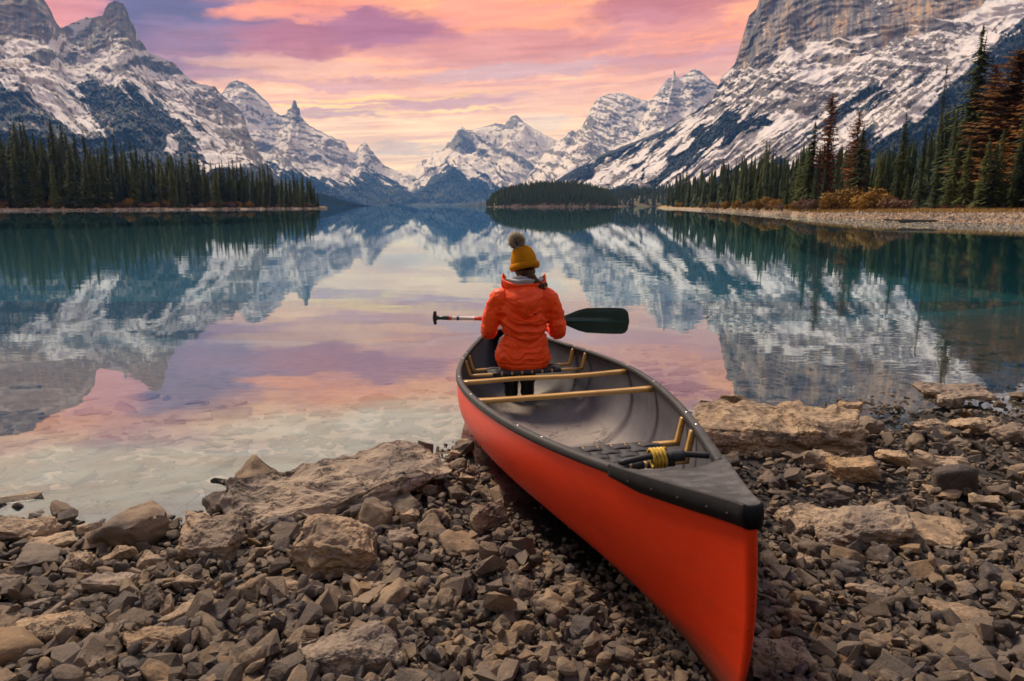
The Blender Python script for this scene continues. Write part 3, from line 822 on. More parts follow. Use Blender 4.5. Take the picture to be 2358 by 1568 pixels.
RIGHT = [(1495, 330, 5, 0.2), (1530, 290, 6, 0.6), (1600, 190, 6, 0.5), (1700, 118, 7, 0.5), (1770, 96, 6, 0.5), (1850, 73, 5.5, 0.55), (2000, 58, 6, 0.68), (2200, 51, 8, 0.74), (2358, 47, 9, 0.78), (2900, 38, 10, 0.8)]
bank('right_shore', RIGHT, M_GRASSB, 0.10, 5, 6)

# island and low forested point in the middle distance
def mound(name, px0, px1, Y0, Y1, tops, hfac, mat_):
    n, m2 = 120, 24
    u = np.linspace(0, 1, n); px = px0 + (px1 - px0) * u
    T_ = np.interp(px, [a for a, b in tops], [b for a, b in tops])
    v = np.linspace(0, 1, m2)
    V = np.zeros((n, m2, 3))
    for j, k in enumerate(v):
        Yd = Y0 + (Y1 - Y0) * k
        top = np.array([atY(a, b, (Y0 + Y1) / 2)[2] for a, b in zip(px, T_)])
        V[:, j, 0] = (px - 1179) / FOC * (Y0 * 0.5 + Y1 * 0.5) / math.cos(PITCH); V[:, j, 1] = Yd
        V[:, j, 2] = -1.5 + (np.maximum(top * hfac, 0.5) + 1.5) * math.sin(math.pi * min(k, 1)) ** 0.6
        V[:, j, 2] += fbm(V[:, j, 0] / 12, Yd / 12, 0, 3, 8) * 0.5
    obj(name, mesh_np(name, V.reshape(-1, 3), quads(n, m2), mat_, True), kind='structure')
    return V
M_ISL = simple('island_rock', (0.20, 0.145, 0.095, 1), 0.95, nscale=0.25, namp=0.6)
ISL = [(1128, 472), (1140, 457), (1165, 441), (1195, 428), (1240, 418), (1290, 415), (1335, 423), (1370, 440), (1392, 462), (1400, 472)]
VI = mound('island', 1128, 1402, 640, 760, ISL, 0.62, M_ISL)
PEN = [(1300, 470), (1370, 444), (1420, 436), (1480, 430), (1540, 418), (1620, 408), (1700, 404)]
VP = mound('forested_point', 1300, 1720, 900, 1200, PEN, 0.6, M_FLOOR)
LOW = [(600, 452), (700, 440), (757, 446), (790, 458), (828, 472)]
mound('low_far_hill', 600, 840, 1600, 2000, LOW, 1.0, simple('far_hill_forest', (0.010, 0.017, 0.024, 1), 1.0, nscale=0.05, namp=.5, spec=0.0))

# ------------------------------------------------------------------ conifers
def conifer(seed, H, rb, whorls, nb, tufts, droop, fill, tip=0.06, bare=0.06, shape=0.9, ragged=0.35, tw=1.0, up=0.0):
    """crown as many small needle sprays along drooping whorled branches"""
    r = np.random.default_rng(seed)
    V = []; F = []
    n = 0
    for i in range(whorls):
        k = (i + r.uniform(-.3, .3)) / whorls
        z = H * (bare + (1 - bare) * np.clip(k, 0, 1))
        env = rb * ((1 - k) ** shape * 0.95 + tip * 0.4) * (0.86 + 0.14 * math.sin(k * 23 + seed)) * (1 if k > 0.08 else 0.72)
        for b_ in range(nb):
            if r.random() > fill: continue
            a = r.uniform(0, 2 * math.pi)
            L = env * (1 - ragged * r.random())
            ca, sa = math.cos(a), math.sin(a)
            zz = z + r.uniform(-.5, .5) * H / whorls
            for q in range(tufts):
                s = (q + 0.4 + r.uniform(-.25, .25)) / tufts
                d = L * s
                zc = zz - droop * L * s ** 1.4 + up * L * max(s - 0.6, 0)
                wd = (0.10 + 0.34 * (1 - s)) * L * 0.85 * tw + 0.02 * H * 0.25
                ln = L / tufts * 1.7
                sx = r.uniform(-.25, .25) * wd
                ang = a + r.uniform(-.55, .55)
                cx, cy = d * ca - sx * sa, d * sa + sx * ca
                tx, ty = math.cos(ang), math.sin(ang)
                h1 = r.uniform(-.10, .03) * ln; h2 = -r.uniform(0.10, 0.45) * ln
                p0 = (cx - tx * ln * .5, cy - ty * ln * .5, zc + 0.12 * ln)
                vt_ = r.uniform(.15, .6) * wd
                p1 = (cx - ty * wd * .5, cy + tx * wd * .5, zc + h1 - vt_)
                p2 = (cx + tx * ln * .6, cy + ty * ln * .6, zc + h2)
                p3 = (cx + ty * wd * .5, cy - tx * wd * .5, zc + h1 - vt_ * r.uniform(.2, 1))
                V += [p0, p1, p2, p3]; F.append((n, n + 1, n + 2, n + 3)); n += 4
    # leader
    for q in range(10):
        a = q * 2.4; zz = H * (0.955 + 0.06 * q / 10); rr = 0.010 * H * (1.15 - q / 10)
        V += [(0, 0, zz + .01 * H), (rr * math.cos(a), rr * math.sin(a), zz - 0.008 * H), (0.2 * rr, 0, zz - .012 * H), (-rr * .6 * math.cos(a), -rr * .6 * math.sin(a), zz - 0.004 * H)]
        F.append((n, n + 1, n + 2, n + 3)); n += 4
    return np.array(V), np.array(F)
def trunk(H, r0, seed, n=7, top=0.97):
    V = []; F = []
    lv = 9
    rr = np.random.default_rng(seed)
    bx = np.cumsum(rr.normal(0, .003 * H, lv)); by = np.cumsum(rr.normal(0, .003 * H, lv))
    for i in range(lv):
        k = i / (lv - 1)
        rad = r0 * (1 - k) ** 0.85 + 0.012
        if i == 0: rad *= 1.35
        for j in range(n):
            a = 2 * math.pi * j / n
            V.append((bx[i] * k + rad * math.cos(a), by[i] * k + rad * math.sin(a), H * top * k - 0.4 * (i == 0)))
    for i in range(lv - 1):
        for j in range(n):
            F.append((i * n + j, i * n + (j + 1) % n, (i + 1) * n + (j + 1) % n, (i + 1) * n + j))
    return np.array(V), np.array(F)
def tree_kind(name, mat_, seeds, **kw):
    out = []
    for s in seeds:
        V, F = conifer(s, 1.0 * kw.get('H', 20), **{k: v for k, v in kw.items() if k != 'H'})
        cr = mesh_np(name + '_crown', V, F, mat_)
        V, F = trunk(kw.get('H', 20), kw.get('H', 20) * 0.010 + 0.03, s)
        out.append((cr, mesh_np(name + '_trunk', V, F, M_BARK, True)))
    return out
K_SP = tree_kind('spruce', M_SPRUCE, range(1, 8), H=20, rb=3.7, whorls=36, nb=13, tufts=4, droop=0.50, fill=0.95, shape=0.66, bare=0.03)
K_SPD = tree_kind('spruce', M_SPRUCE2, range(11, 16), H=20, rb=3.2, whorls=34, nb=12, tufts=4, droop=0.55, fill=0.93, shape=0.62, bare=0.05, ragged=0.45)
K_BIG = tree_kind('spruce', M_SPRUCE, range(21, 26), H=20, rb=3.3, whorls=50, nb=13, tufts=7, droop=0.42, fill=0.9, shape=0.70, bare=0.06, ragged=0.5, tw=.75)
K_BIGD = tree_kind('spruce', M_SPRUCE2, range(31, 35), H=20, rb=2.8, whorls=48, nb=12, tufts=7, droop=0.48, fill=0.86, shape=0.70, bare=0.08, ragged=0.6, tw=.75)
K_THIN = tree_kind('spruce', M_SPRUCE2, range(41, 44), H=20, rb=1.3, whorls=46, nb=9, tufts=4, droop=0.6, fill=0.6, shape=0.55, bare=0.12, ragged=0.6)
K_RUST = tree_kind('rusty_conifer', M_RUST, range(51, 54), H=20, rb=3.4, whorls=52, nb=12, tufts=9, droop=0.14, fill=0.80, shape=0.34, bare=0.15, ragged=0.6, tw=.8, up=.5)
K_GOLD = tree_kind('golden_conifer', M_OLIVE, range(61, 64), H=20, rb=4.6, whorls=66, nb=14, tufts=9, droop=0.22, fill=0.72, shape=0.40, bare=0.14, ragged=0.55, tw=.7, up=.5)

def plant(name, kind, x, y, z, H, label, cat, group=None, wide=1.0, rz=0.0):
    cr, tk = kind
    o = obj(name, None, loc=(x, y, z), rot=(0, 0, rz), label=label, cat=cat, group=group)
    o.scale = (H / 20 * wide, H / 20 * wide, H / 20)
    obj('crown', cr, o); obj('trunk', tk, o)
    return o
def lerp_pts(pts, px, k):
    return float(np.interp(px, [p[0] for p in pts], [p[k] for p in pts]))
def at_bank(pts, px, back):
    """place on a bank: 'back' metres behind the water line"""
    Yd = lerp_pts(pts, px, 1) + back
    return (px - 1179) / FOC * Yd / math.cos(PITCH), Yd
def htop(px, py, Yd, z0):
    return max(atY(px, py, Yd)[2] - z0, 2.0)

LT = [(-300, 270), (0, 283), (30, 292), (60, 285), (85, 272), (110, 270), (130, 292), (175, 276), (205, 296), (235, 292), (262, 312), (300, 306), (328, 310), (350, 330), (385, 345), (404, 334),
      (430, 332), (455, 352), (490, 342), (515, 362), (540, 352), (565, 366), (590, 362), (612, 384), (640, 372), (665, 392), (700, 392), (735, 398), (750, 408), (757, 425)]
r = np.random.default_rng(77)
cnt = 0
for row, (back, nn, lo, hi) in enumerate([(6, 52, 0.42, 0.80), (14, 52, 0.66, 0.97), (24, 52, 0.78, 1.06)]):
    for i in range(nn):
        px = -90 + (848) * (i + r.uniform(.1, .9)) / nn
        if row and px > 745: px -= 14
        bk = back + r.uniform(-4, 4)
        x, y = at_bank(LEFT, px, bk)
        z0 = 0.40 + 0.006 * bk
        top = 470 - (470 - lerp_pts(LT, px, 1)) * r.uniform(lo, hi)
        H = htop(px, top, y, z0)
        kd = K_SP[cnt % 7] if r.random() < .62 else K_SPD[cnt % 5]
        plant('spruce', kd, x, y, z0, H, ['young dark green spruce at the water edge of the left far shore', 'tall dark green spruce inside the left far forest', 'tall dark spruce making the skyline of the left far forest'][row], 'tree',
              ['front row of spruces on the left far shore', 'middle rows of spruces on the left far shore', 'skyline spruces of the left far forest'][row], wide=r.uniform(.85, 1.25), rz=r.uniform(0, 6.28))
        cnt += 1
RT = [(1520, 420), (1535, 402), (1556, 376), (1575, 400), (1595, 378), (1612, 398), (1640, 360), (1665, 372), (1690, 350), (1715, 352), (1742, 318), (1760, 348), (1790, 360), (1820, 300),
      (1860, 330), (1910, 330), (1960, 340), (2000, 330), (2040, 300), (2080, 330), (2110, 240), (2160, 240), (2200, 200), (2300, 160), (2358, 140), (2500, 120)]
for row, (back, nn, lo, hi) in enumerate([(9, 34, 0.35, 0.72), (20, 38, 0.66, 0.98), (36, 36, 0.80, 1.05)]):
    for i in range(nn):
        px = 1522 + 1010 * ((i + r.uniform(.1, .9)) / nn) ** 1.15
        bk = back * (1.35 if px > 1900 else 1.0) + r.uniform(-3, 3)
        x, y = at_bank(RIGHT, px, bk)
        z0 = 0.7 + 0.012 * bk
        top = 468 - (468 - lerp_pts(RT, px, 1)) * r.uniform(lo, hi)
        H = min(htop(px, top, y, z0), 24)
        kd = K_SP[cnt % 7] if r.random() < .5 else K_SPD[cnt % 5]
        plant('spruce', kd, x, y, z0, H, ['small green spruce near the grass of the right far shore', 'dark green spruce inside the right far forest', 'tall dark spruce at the back of the right far forest'][row], 'tree',
              ['front row of spruces on the right far shore', 'middle rows of spruces on the right far shore', 'back rows of spruces on the right far shore'][row], wide=r.uniform(.8, 1.15), rz=r.uniform(0, 6.28))
        cnt += 1
# single trees that stand out on the right shore: px, top, distance back, kind, width, label
for (px, top, bk, kd, wd, nm, lb) in [
    (2178, 58, 22, K_BIG[0], 1.5, 'spruce', 'tallest green spruce on the right shore, its spire above all others'),
    (2110, 150, 30, K_THIN[0], 1.0, 'spruce', 'thin bare topped spruce just left of the tallest spruce'),
    (2034, 258, 24, K_BIG[1], 1.0, 'spruce', 'slender green spruce midway between the red tree and the tallest spruce'),
    (1838, 280, 12, K_BIG[2], 1.7, 'spruce', 'bright green spruce at the beach, left of the thin red conifer'),
    (1944, 292, 13, K_BIG[3], 1.8, 'spruce', 'broad green spruce in front of the leaning red crowned conifer'),
    (1870, 214, 16, K_RUST[0], 1.0, 'rusty_conifer', 'thin rust red conifer behind the bright green beach spruce'),
    (1932, 256, 19, K_RUST[1], 1.3, 'rusty_conifer', 'rust red conifer with a round tufted top behind a broad green spruce'),
    (2262, 112, 20, K_GOLD[0], 1.9, 'golden_conifer', 'large orange brown pine just right of the tallest spruce'),
    (2335, 146, 17, K_GOLD[1], 1.9, 'golden_conifer', 'dark olive and rust pine at the right edge of the picture'),
    (2216, 146, 23, K_RUST[2], 1.3, 'rusty_conifer', 'rusty brown conifer squeezed between the tallest spruce and the orange pine'),
    (2310, 96, 30, K_BIGD[0], 0.9, 'spruce', 'dark spruce spire behind the two orange pines'),
    (2352, 80, 26, K_BIGD[1], 1.0, 'spruce', 'dark spruce cut by the right picture edge behind the olive pine'),
    (2145, 250, 18, K_BIGD[2], 1.1, 'spruce', 'dark green spruce at the foot of the tallest spruce, on its near left'),
    (2240, 330, 11, K_BIG[4], 2.2, 'spruce', 'low broad spruce with skirts to the grass below the orange pine'),
    (2080, 290, 16, K_BIGD[3], 1.1, 'spruce', 'dark spruce with bare lower trunk left of the tallest spruce'),
    (1990, 345, 14, K_BIG[1], 1.2, 'spruce', 'shorter olive green spruce just right of the broad green one'),
    (1742, 318, 16, K_BIGD[1], 0.9, 'spruce', 'tallest spruce in the far left part of the right forest'),
    (1556, 376, 12, K_BIGD[0], 0.9, 'spruce', 'first tall spruce at the tip of the right forest point'),
    (2300, 190, 14, K_BIGD[3], 1.5, 'spruce', 'dark green spruce standing in front of the gap between the two orange pines'),
    (2368, 200, 13, K_BIG[4], 1.5, 'spruce', 'dark green spruce at the very right edge in front of the olive pine'),
    (2420, 60, 20, K_BIGD[2], 1.1, 'spruce', 'dark spruce beyond the right edge of the picture')]:
    x, y = at_bank(RIGHT, px, bk)
    z0 = 0.75 + 0.012 * bk
    plant(nm, kd, x, y, z0, htop(px, top, y, z0), lb, 'tree', wide=wd, rz=px)
# the needle stand on the tip of the left forest
for (px, top, bk, lb) in [(110, 268, 12, 'tallest spruce of the left far forest, near the picture edge'), (176, 274, 12, 'tall spruce right beside the tallest one of the left forest'),
                          (642, 370, 9, 'slim spruce standing alone near the right tip of the left forest')]:
    x, y = at_bank(LEFT, px, bk)
    plant('spruce', K_BIGD[1], x, y, .6, htop(px, top, y, .6), lb, 'tree', wide=1.1, rz=px)

# far wood on island and point, and the dark depth of both forests: masses nobody could count
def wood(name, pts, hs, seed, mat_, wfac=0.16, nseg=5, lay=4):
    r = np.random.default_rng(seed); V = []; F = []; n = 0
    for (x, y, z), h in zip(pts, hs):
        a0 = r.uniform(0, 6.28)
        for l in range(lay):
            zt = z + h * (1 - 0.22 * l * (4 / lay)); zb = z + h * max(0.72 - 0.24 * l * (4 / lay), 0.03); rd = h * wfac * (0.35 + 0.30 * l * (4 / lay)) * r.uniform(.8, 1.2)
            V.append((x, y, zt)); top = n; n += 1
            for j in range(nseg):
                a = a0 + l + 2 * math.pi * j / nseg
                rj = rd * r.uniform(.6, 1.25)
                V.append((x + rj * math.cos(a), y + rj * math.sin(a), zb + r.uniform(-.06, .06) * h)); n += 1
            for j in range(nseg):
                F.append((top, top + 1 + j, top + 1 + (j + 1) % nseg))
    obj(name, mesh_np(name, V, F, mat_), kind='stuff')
r = np.random.default_rng(5)
def on(Vg, nn, lo, hi):
    out = []
    N, M_ = Vg.shape[:2]
    for _ in range(nn):
        i = r.integers(0, N - 1); j = r.uniform(lo, hi) * (M_ - 1)
        j0 = int(j); q = Vg[i, j0] * (1 - (j - j0)) + Vg[i, min(j0 + 1, M_ - 1)] * (j - j0)
        if q[2] > 0.4: out.append((q[0] + r.normal(0, 1), q[1], q[2] - .3))
    return out
p_ = on(VI, 1700, 0.02, 0.6)
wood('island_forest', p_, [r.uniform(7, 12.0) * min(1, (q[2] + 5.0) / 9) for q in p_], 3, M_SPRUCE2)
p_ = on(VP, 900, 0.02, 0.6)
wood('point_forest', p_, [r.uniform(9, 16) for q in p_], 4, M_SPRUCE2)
p_ = []; h_ = []
for i in range(420):
    px = r.uniform(-650, 748); bk = r.uniform(18, 46) if px < 700 else r.uniform(8, 22)
    x, y = at_bank(LEFT, px, bk); p_.append((x, y, .4 + .02 * bk))
    h_.append(htop(px, 470 - (470 - lerp_pts(LT, px, 1)) * r.uniform(.45, .86), y, .6))
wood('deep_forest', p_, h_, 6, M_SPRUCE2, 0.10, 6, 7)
p_ = []; h_ = []
for i in range(620):
    px = 1530 + 1300 * r.random() ** 1.1; bk = r.uniform(30, 62) * (1 if px > 1650 else .5)
    x, y = at_bank(RIGHT, px, bk); p_.append((x, y, .8 + .012 * bk))
    h_.append(min(htop(px, 470 - (470 - lerp_pts(RT, px, 1)) * r.uniform(.55, .96), y, .8), 19))
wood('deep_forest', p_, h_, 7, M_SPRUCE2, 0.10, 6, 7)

# unseen wood added behind the viewer to hold off light from behind
r = np.random.default_rng(15); p_ = []; h_ = []
for i in range(420):
    a = r.uniform(-2.05, 2.05); d = r.uniform(20, 50)
    x, y = d * 1.5 * math.sin(a), -d * math.cos(a) - 2
    if y > -3 and abs(x) < 14: continue
    if y > float(shore(x)) - 3: continue
    p_.append((x, y, float(ground0(x, y)))); h_.append(r.uniform(11, 19))
wood('added_near_forest', p_, h_, 16, M_SPRUCE2, 0.13, 7, 8)

# shrubs along the banks
def bush(seed, n_, R_, H_, mat_, leaf):
    r = np.random.default_rng(seed); V = []; F = []; n = 0
    lob = [(r.uniform(-.6, .6) * R_, r.uniform(-.5, .5) * R_, r.uniform(.3, .75) * H_, r.uniform(.3, .55)) for _ in range(7)]
    for _ in range(n_):
        lx, ly, lz, lr_ = lob[r.integers(7)]
        d = r.normal(0, 1, 3); d /= np.linalg.norm(d); rad = lr_ * r.uniform(.55, 1.1)
        c = np.array([lx + d[0] * rad * R_, ly + d[1] * rad * R_, max(lz + d[2] * rad * H_ * .8, 0.03)])
        t1 = r.normal(0, 1, 3); t1 /= np.linalg.norm(t1); t2 = np.cross(t1, d); s = leaf * r.uniform(.6, 1.5)
        V += [c - t1 * s, c + t2 * s * .5, c + t1 * s, c - t2 * s * .5]; F.append((n, n + 1, n + 2, n + 3)); n += 4
    return mesh_np('shrub_foliage', V, F, mat_)
def stems(seed, R_, H_):
    r = np.random.default_rng(seed); V = []; F = []; n = 0
    for k in range(9):
        a = r.uniform(0, 6.28); d = r.uniform(.2, .7); w_ = .03
        b = np.array([.1 * math.cos(a), .1 * math.sin(a), -.1]); e = np.array([d * R_ * math.cos(a), d * R_ * math.sin(a), H_ * r.uniform(.5, .95)])
        for q, rad in ((b, w_), (e, w_ * .4)):
            for j in range(4):
                V.append((q[0] + rad * math.cos(j * 1.57), q[1] + rad * math.sin(j * 1.57), q[2]))
        for j in range(4): F.append((n + j, n + (j + 1) % 4, n + 4 + (j + 1) % 4, n + 4 + j))
        n += 8
    return mesh_np('shrub_stems', V, F, M_BARK)
B1 = [bush(s, 900, 1.3, 1.6, M_BUSH, .11) for s in (1, 2, 3)]
B2 = [bush(s, 800, 1.2, 1.1, M_BUSH2, .08) for s in (4, 5)]
BS = stems(3, 1.2, 1.5)
def shrub(me_, px, bank_, bk, s, label, group=None, z=0.6):
    x, y = at_bank(bank_, px, bk)
    o = obj('shrub', None, loc=(x, y, z), rot=(0, 0, px), label=label, cat='shrub', group=group, scale=(s, s, s))
    obj('foliage', me_, o); obj('stem', BS, o)
r = np.random.default_rng(9)
for (px, bk, s, k, lb) in [(1825, 6.5, 1.3, 0, 'reddish twiggy shrub at the left end of the orange thicket'), (1850, 7, 1.2, 0, 'low reddish twiggy shrub in front of the bright green beach spruce'),
                           (1890, 8, 1.35, 1, 'orange shrub at the left of the bright autumn thicket'), (1915, 8.6, 1.5, 1, 'orange shrub in the middle of the autumn thicket'), (1942, 9.5, 1.6, 1, 'tallest yellow orange shrub of the autumn thicket'),
                           (1962, 8.5, 1.3, 1, 'yellow shrub at the right end of the bright autumn thicket'), (1990, 10, 1.5, 1, 'olive orange shrub under the shorter olive spruce'), (2025, 10, 1.3, 0, 'greyish red shrub right of the orange thicket'),
                           (2058, 11, 1.1, 0, 'small brown shrub at the foot of the slender spruce'), (1870, 7.4, 1.0, 1, 'small golden shrub between the red twigs and the orange thicket')]:
    shrub((B1 if k else B2)[px % (3 if k else 2)], px, RIGHT, bk, s, lb)
for i in range(40):
    px = 10 + 735 * (i + r.random()) / 40
    k = r.random() < .5
    shrub((B1 if k else B2)[i % 2], px, LEFT, r.uniform(3.5, 5.5), r.uniform(.8, 2.0), 'golden brown shrub under the spruces of the left far shore', 'shrubs along the left far shore', .45)
for i in range(22):
    px = 1540 + 270 * (i + r.random()) / 22
    shrub(B1[i % 3] if r.random() < .6 else B2[i % 2], px, RIGHT, r.uniform(6, 8), r.uniform(.6, 1.3), 'small yellow shrub along the far left part of the right shore', 'small shrubs on the right far shore', .55)
for i in range(12):
    px = 2090 + 290 * (i + r.random()) / 12
    shrub(B2[i % 2], px, RIGHT, r.uniform(14, 17), r.uniform(.35, .6), 'low brown scrub at the grass edge under the big right trees', 'scrub under the big right trees', .8)

# dry grass on the right bank
r = np.random.default_rng(12); V = []; F = []; n = 0
for i in range(16000):
    px = 1800 + 760 * r.random(); bkw = lerp_pts(RIGHT, px, 2)
    x, y = at_bank(RIGHT, px, bkw * r.uniform(0.86, 1.9)); z = lerp_pts(RIGHT, px, 3) + 0.02
    h = r.uniform(.10, .38); a = r.uniform(0, 3.14); w_ = .035
    lx, ly = r.normal(0, .1, 2)
    V += [(x - w_ * math.cos(a), y - w_ * math.sin(a), z - .05), (x + w_ * math.cos(a), y + w_ * math.sin(a), z - .05), (x + lx, y + ly, z + h)]
    F.append((n, n + 1, n + 2)); n += 3
M_GRASS = foliage_mat('dry_grass', (0.16, 0.10, 0.03, 1), (0.46, 0.31, 0.11, 1))
obj('bank_grass', mesh_np('bank_grass', V, F, M_GRASS), kind='stuff')
# driftwood log on the right beach
def log_mesh(L, r0, seed):
    r = np.random.default_rng(seed); V = []; F = []; n = 14; m2 = 10
    for i in range(n):
        k = i / (n - 1); rad = r0 * (1 - .55 * k) * (1 + .12 * math.sin(k * 9))
        if i in (0, n - 1): rad *= .55
        for j in range(m2):
            a = 2 * math.pi * j / m2; q = rad * (1 + .18 * r.uniform(-1, 1))
            V.append((L * (k - .5), q * math.cos(a) + .15 * math.sin(k * 5), q * math.sin(a) + r0 * .6))
    for i in range(n - 1):
        for j in range(m2): F.append((i * m2 + j, i * m2 + (j + 1) % m2, (i + 1) * m2 + (j + 1) % m2, (i + 1) * m2 + j))
    return mesh_np('log', V, F, M_BARK)
q = atY(2115, 500, 46)
obj('driftwood_log', log_mesh(2.6, 0.13, 4), loc=(q[0], q[1], .22), rot=(0, 0, .1), label='dark driftwood log lying on the pale beach of the right far shore', cat='log')
obj('driftwood_branch', log_mesh(1.3, 0.07, 5), loc=(q[0] - 1.5, q[1] + .5, .3), rot=(0, .05, .5), label='thin dark branch lying beside the driftwood log', cat='branch')

# loose stones on both far beaches
def beach_stones(name, bank_, px0, px1, n_, smin, smax, seed):
    r = np.random.default_rng(seed); shp = []
    for k in range(12):
        P_ = r.normal(0, 1, (6, 3)); P_ /= np.linalg.norm(P_, axis=1)[:, None]
        shp.append(np.array([(1, 0, 0), (0, 1, 0), (-1, .1, 0), (.1, -1, 0), (.2, .1, .7), (0, 0, -.5)]) * r.uniform(.6, 1.2, (6, 3)))
    T3 = np.array([(0, 1, 4), (1, 2, 4), (2, 3, 4), (3, 0, 4), (1, 0, 5), (2, 1, 5), (3, 2, 5), (0, 3, 5)])
    VV = []; FF = []; TT = []
    for i in range(n_):
        px = r.uniform(px0, px1); bw = lerp_pts(bank_, px, 2); bh = lerp_pts(bank_, px, 3); k = r.uniform(-.05, 1.05)
        x, y = at_bank(bank_, px, bw * k); s = r.uniform(smin, smax) * (1 if r.random() < .93 else 2.2)
        a = r.uniform(0, 6.28); V = shp[i % 12] * s * .5
        V = np.stack([V[:, 0] * math.cos(a) - V[:, 1] * math.sin(a) + x, V[:, 0] * math.sin(a) + V[:, 1] * math.cos(a) + y, V[:, 2] + max(k, 0) ** .8 * bh * .97], 1)
        VV.append(V); FF.append(T3 + 6 * i); TT.append(np.full(6, r.beta(2.5, 2)))
    obj(name, mesh_np(name, np.concatenate(VV), np.concatenate(FF), stone_mat(name, 'attr', 1.35), False, {'tint': np.concatenate(TT)}), kind='stuff')
beach_stones('beach_stones', RIGHT, 1600, 2700, 7000, .10, .34, 21)
beach_stones('beach_stones', LEFT, -200, 770, 4000, .3, .9, 22)
# ================================================================== CANOE
def painted(name, col, rough=0.35, dirt=0.25, coat=0.0):
    m_, t, b, out = new_mat(name)
    g = t.new('ShaderNodeTexCoord').outputs['Object']
    n = t.noise(t.vm('MULTIPLY', g, (6, 1.6, 7)), 1.0, 6, 0.65)
    sc = t.noise(t.vm('MULTIPLY', g, (30, 3.0, 46)), 1.0, 4, 0.7)
    dk = tuple(c * 0.55 for c in col[:3]) + (1,)
    c = t.mix(t.ss(n, 0.45, 0.75, 0, dirt), col, dk)
    c = t.mix(t.ss(sc, 0.62, 0.74, 0, 0.30), c, (0.42, 0.22, 0.18, 1))
    s3 = t.new('ShaderNodeSeparateXYZ'); t.l.new(g, s3.inputs[0])
    grime = t.m('MULTIPLY', t.ss(s3.outputs[2], 0.16, 0.02), t.ss(n, 0.35, 0.65, .2, .9))
    c = t.mix(grime, c, (0.10, 0.045, 0.032, 1))
    scr = t.noise(t.vm('MULTIPLY', g, (70, 1.4, 110)), 1.0, 3, 0.6)
    patch = t.noise(t.vm('MULTIPLY', g, (3, 1.1, 4)), 1.0, 4, 0.6)
    c = t.mix(t.m('MULTIPLY', t.ss(scr, 0.66, 0.70), t.ss(patch, 0.48, 0.62, 0.0, 0.75)), c, (0.30, 0.13, 0.10, 1))
    c = t.mix(t.m('MULTIPLY', t.ss(scr, 0.32, 0.28), t.ss(patch, 0.55, 0.42, 0.0, 0.6)), c, (0.11, 0.012, 0.006, 1))
    c = t.mix(t.ss(patch, 0.52, 0.70, 0.0, 0.35), c, (0.42, 0.024, 0.006, 1))
    t.put(b.inputs['Base Color'], c)
    t.put(b.inputs['Roughness'], t.lr(n, 0.3, 0.7, rough, rough + 0.2))
    b.inputs['Coat Weight'].default_value = coat
    b.inputs['Specular IOR Level'].default_value = 0.30
    b.inputs['Coat Roughness'].default_value = 0.25
    bp = t.new('ShaderNodeBump'); bp.inputs['Distance'].default_value = 0.0012
    t.put(bp.inputs['Height'], t.m('ADD', t.noise(g, 16, 3, 0.5), t.m('MULTIPLY', sc, 0.25)))
    t.l.new(bp.outputs[0], b.inputs['Normal'])
    return m_
M_RED = painted('red_hull', (0.74, 0.042, 0.005, 1), 0.42, 0.35, 0.0)
def inner_mat():
    m_, t, b, out = new_mat('grey_hull_lining')
    g = t.new('ShaderNodeTexCoord').outputs['Object']
    n = t.noise(t.vm('MULTIPLY', g, (5, 3, 5)), 1.0, 6, 0.65)
    sp = t.noise(g, 120, 3, 0.7)
    s3 = t.new('ShaderNodeSeparateXYZ'); t.l.new(g, s3.inputs[0])
    run = t.noise(t.vm('MULTIPLY', g, (20, 30, 2.0)), 1.0, 4, 0.6)
    c = t.ramp(n, [(0.3, (0.040, 0.042, 0.056, 1)), (0.7, (0.090, 0.090, 0.108, 1))])
    dust = t.m('MULTIPLY', t.ss(s3.outputs[2], 0.14, 0.03), t.ss(n, 0.25, 0.6, .5, 1))
    c = t.mix(dust, c, (0.23, 0.195, 0.178, 1))
    c = t.mix(t.m('MULTIPLY', t.ss(run, 0.60, 0.75, 0, .25), t.ss(s3.outputs[2], 0.08, 0.2)), c, (0.28, 0.27, 0.29, 1))
    # dried mud tide lines on the floor
    v = t.new('ShaderNodeTexVoronoi'); v.feature = 'DISTANCE_TO_EDGE'; v.inputs['Scale'].default_value = 3.4
    wp = t.noise(g, 5.0, 7, 0.75, col=True)
    t.put(v.inputs['Vector'], t.vm('ADD', g, t.vm('SCALE', wp, 0.5)))
    crk = t.m('MULTIPLY', t.ss(v.outputs['Distance'], 0.018, 0.004), t.m('MULTIPLY', t.ss(s3.outputs[2], 0.10, 0.05), t.ss(n, 0.45, 0.55)))
    c = t.mix(t.m('MULTIPLY', crk, 0.9), c, (0.030, 0.024, 0.024, 1))
    c = t.mix(t.ss(sp, 0.60, 0.72, 0, .35), c, (0.06, 0.05, 0.05, 1))
    t.put(b.inputs['Base Color'], c)
    b.inputs['Roughness'].default_value = 0.55
    bp = t.new('ShaderNodeBump'); bp.inputs['Distance'].default_value = 0.002
    t.put(bp.inputs['Height'], t.m('SUBTRACT', t.m('ADD', n, t.m('MULTIPLY', sp, .3)), crk)); t.l.new(bp.outputs[0], b.inputs['Normal'])
    return m_
M_INNER = inner_mat()
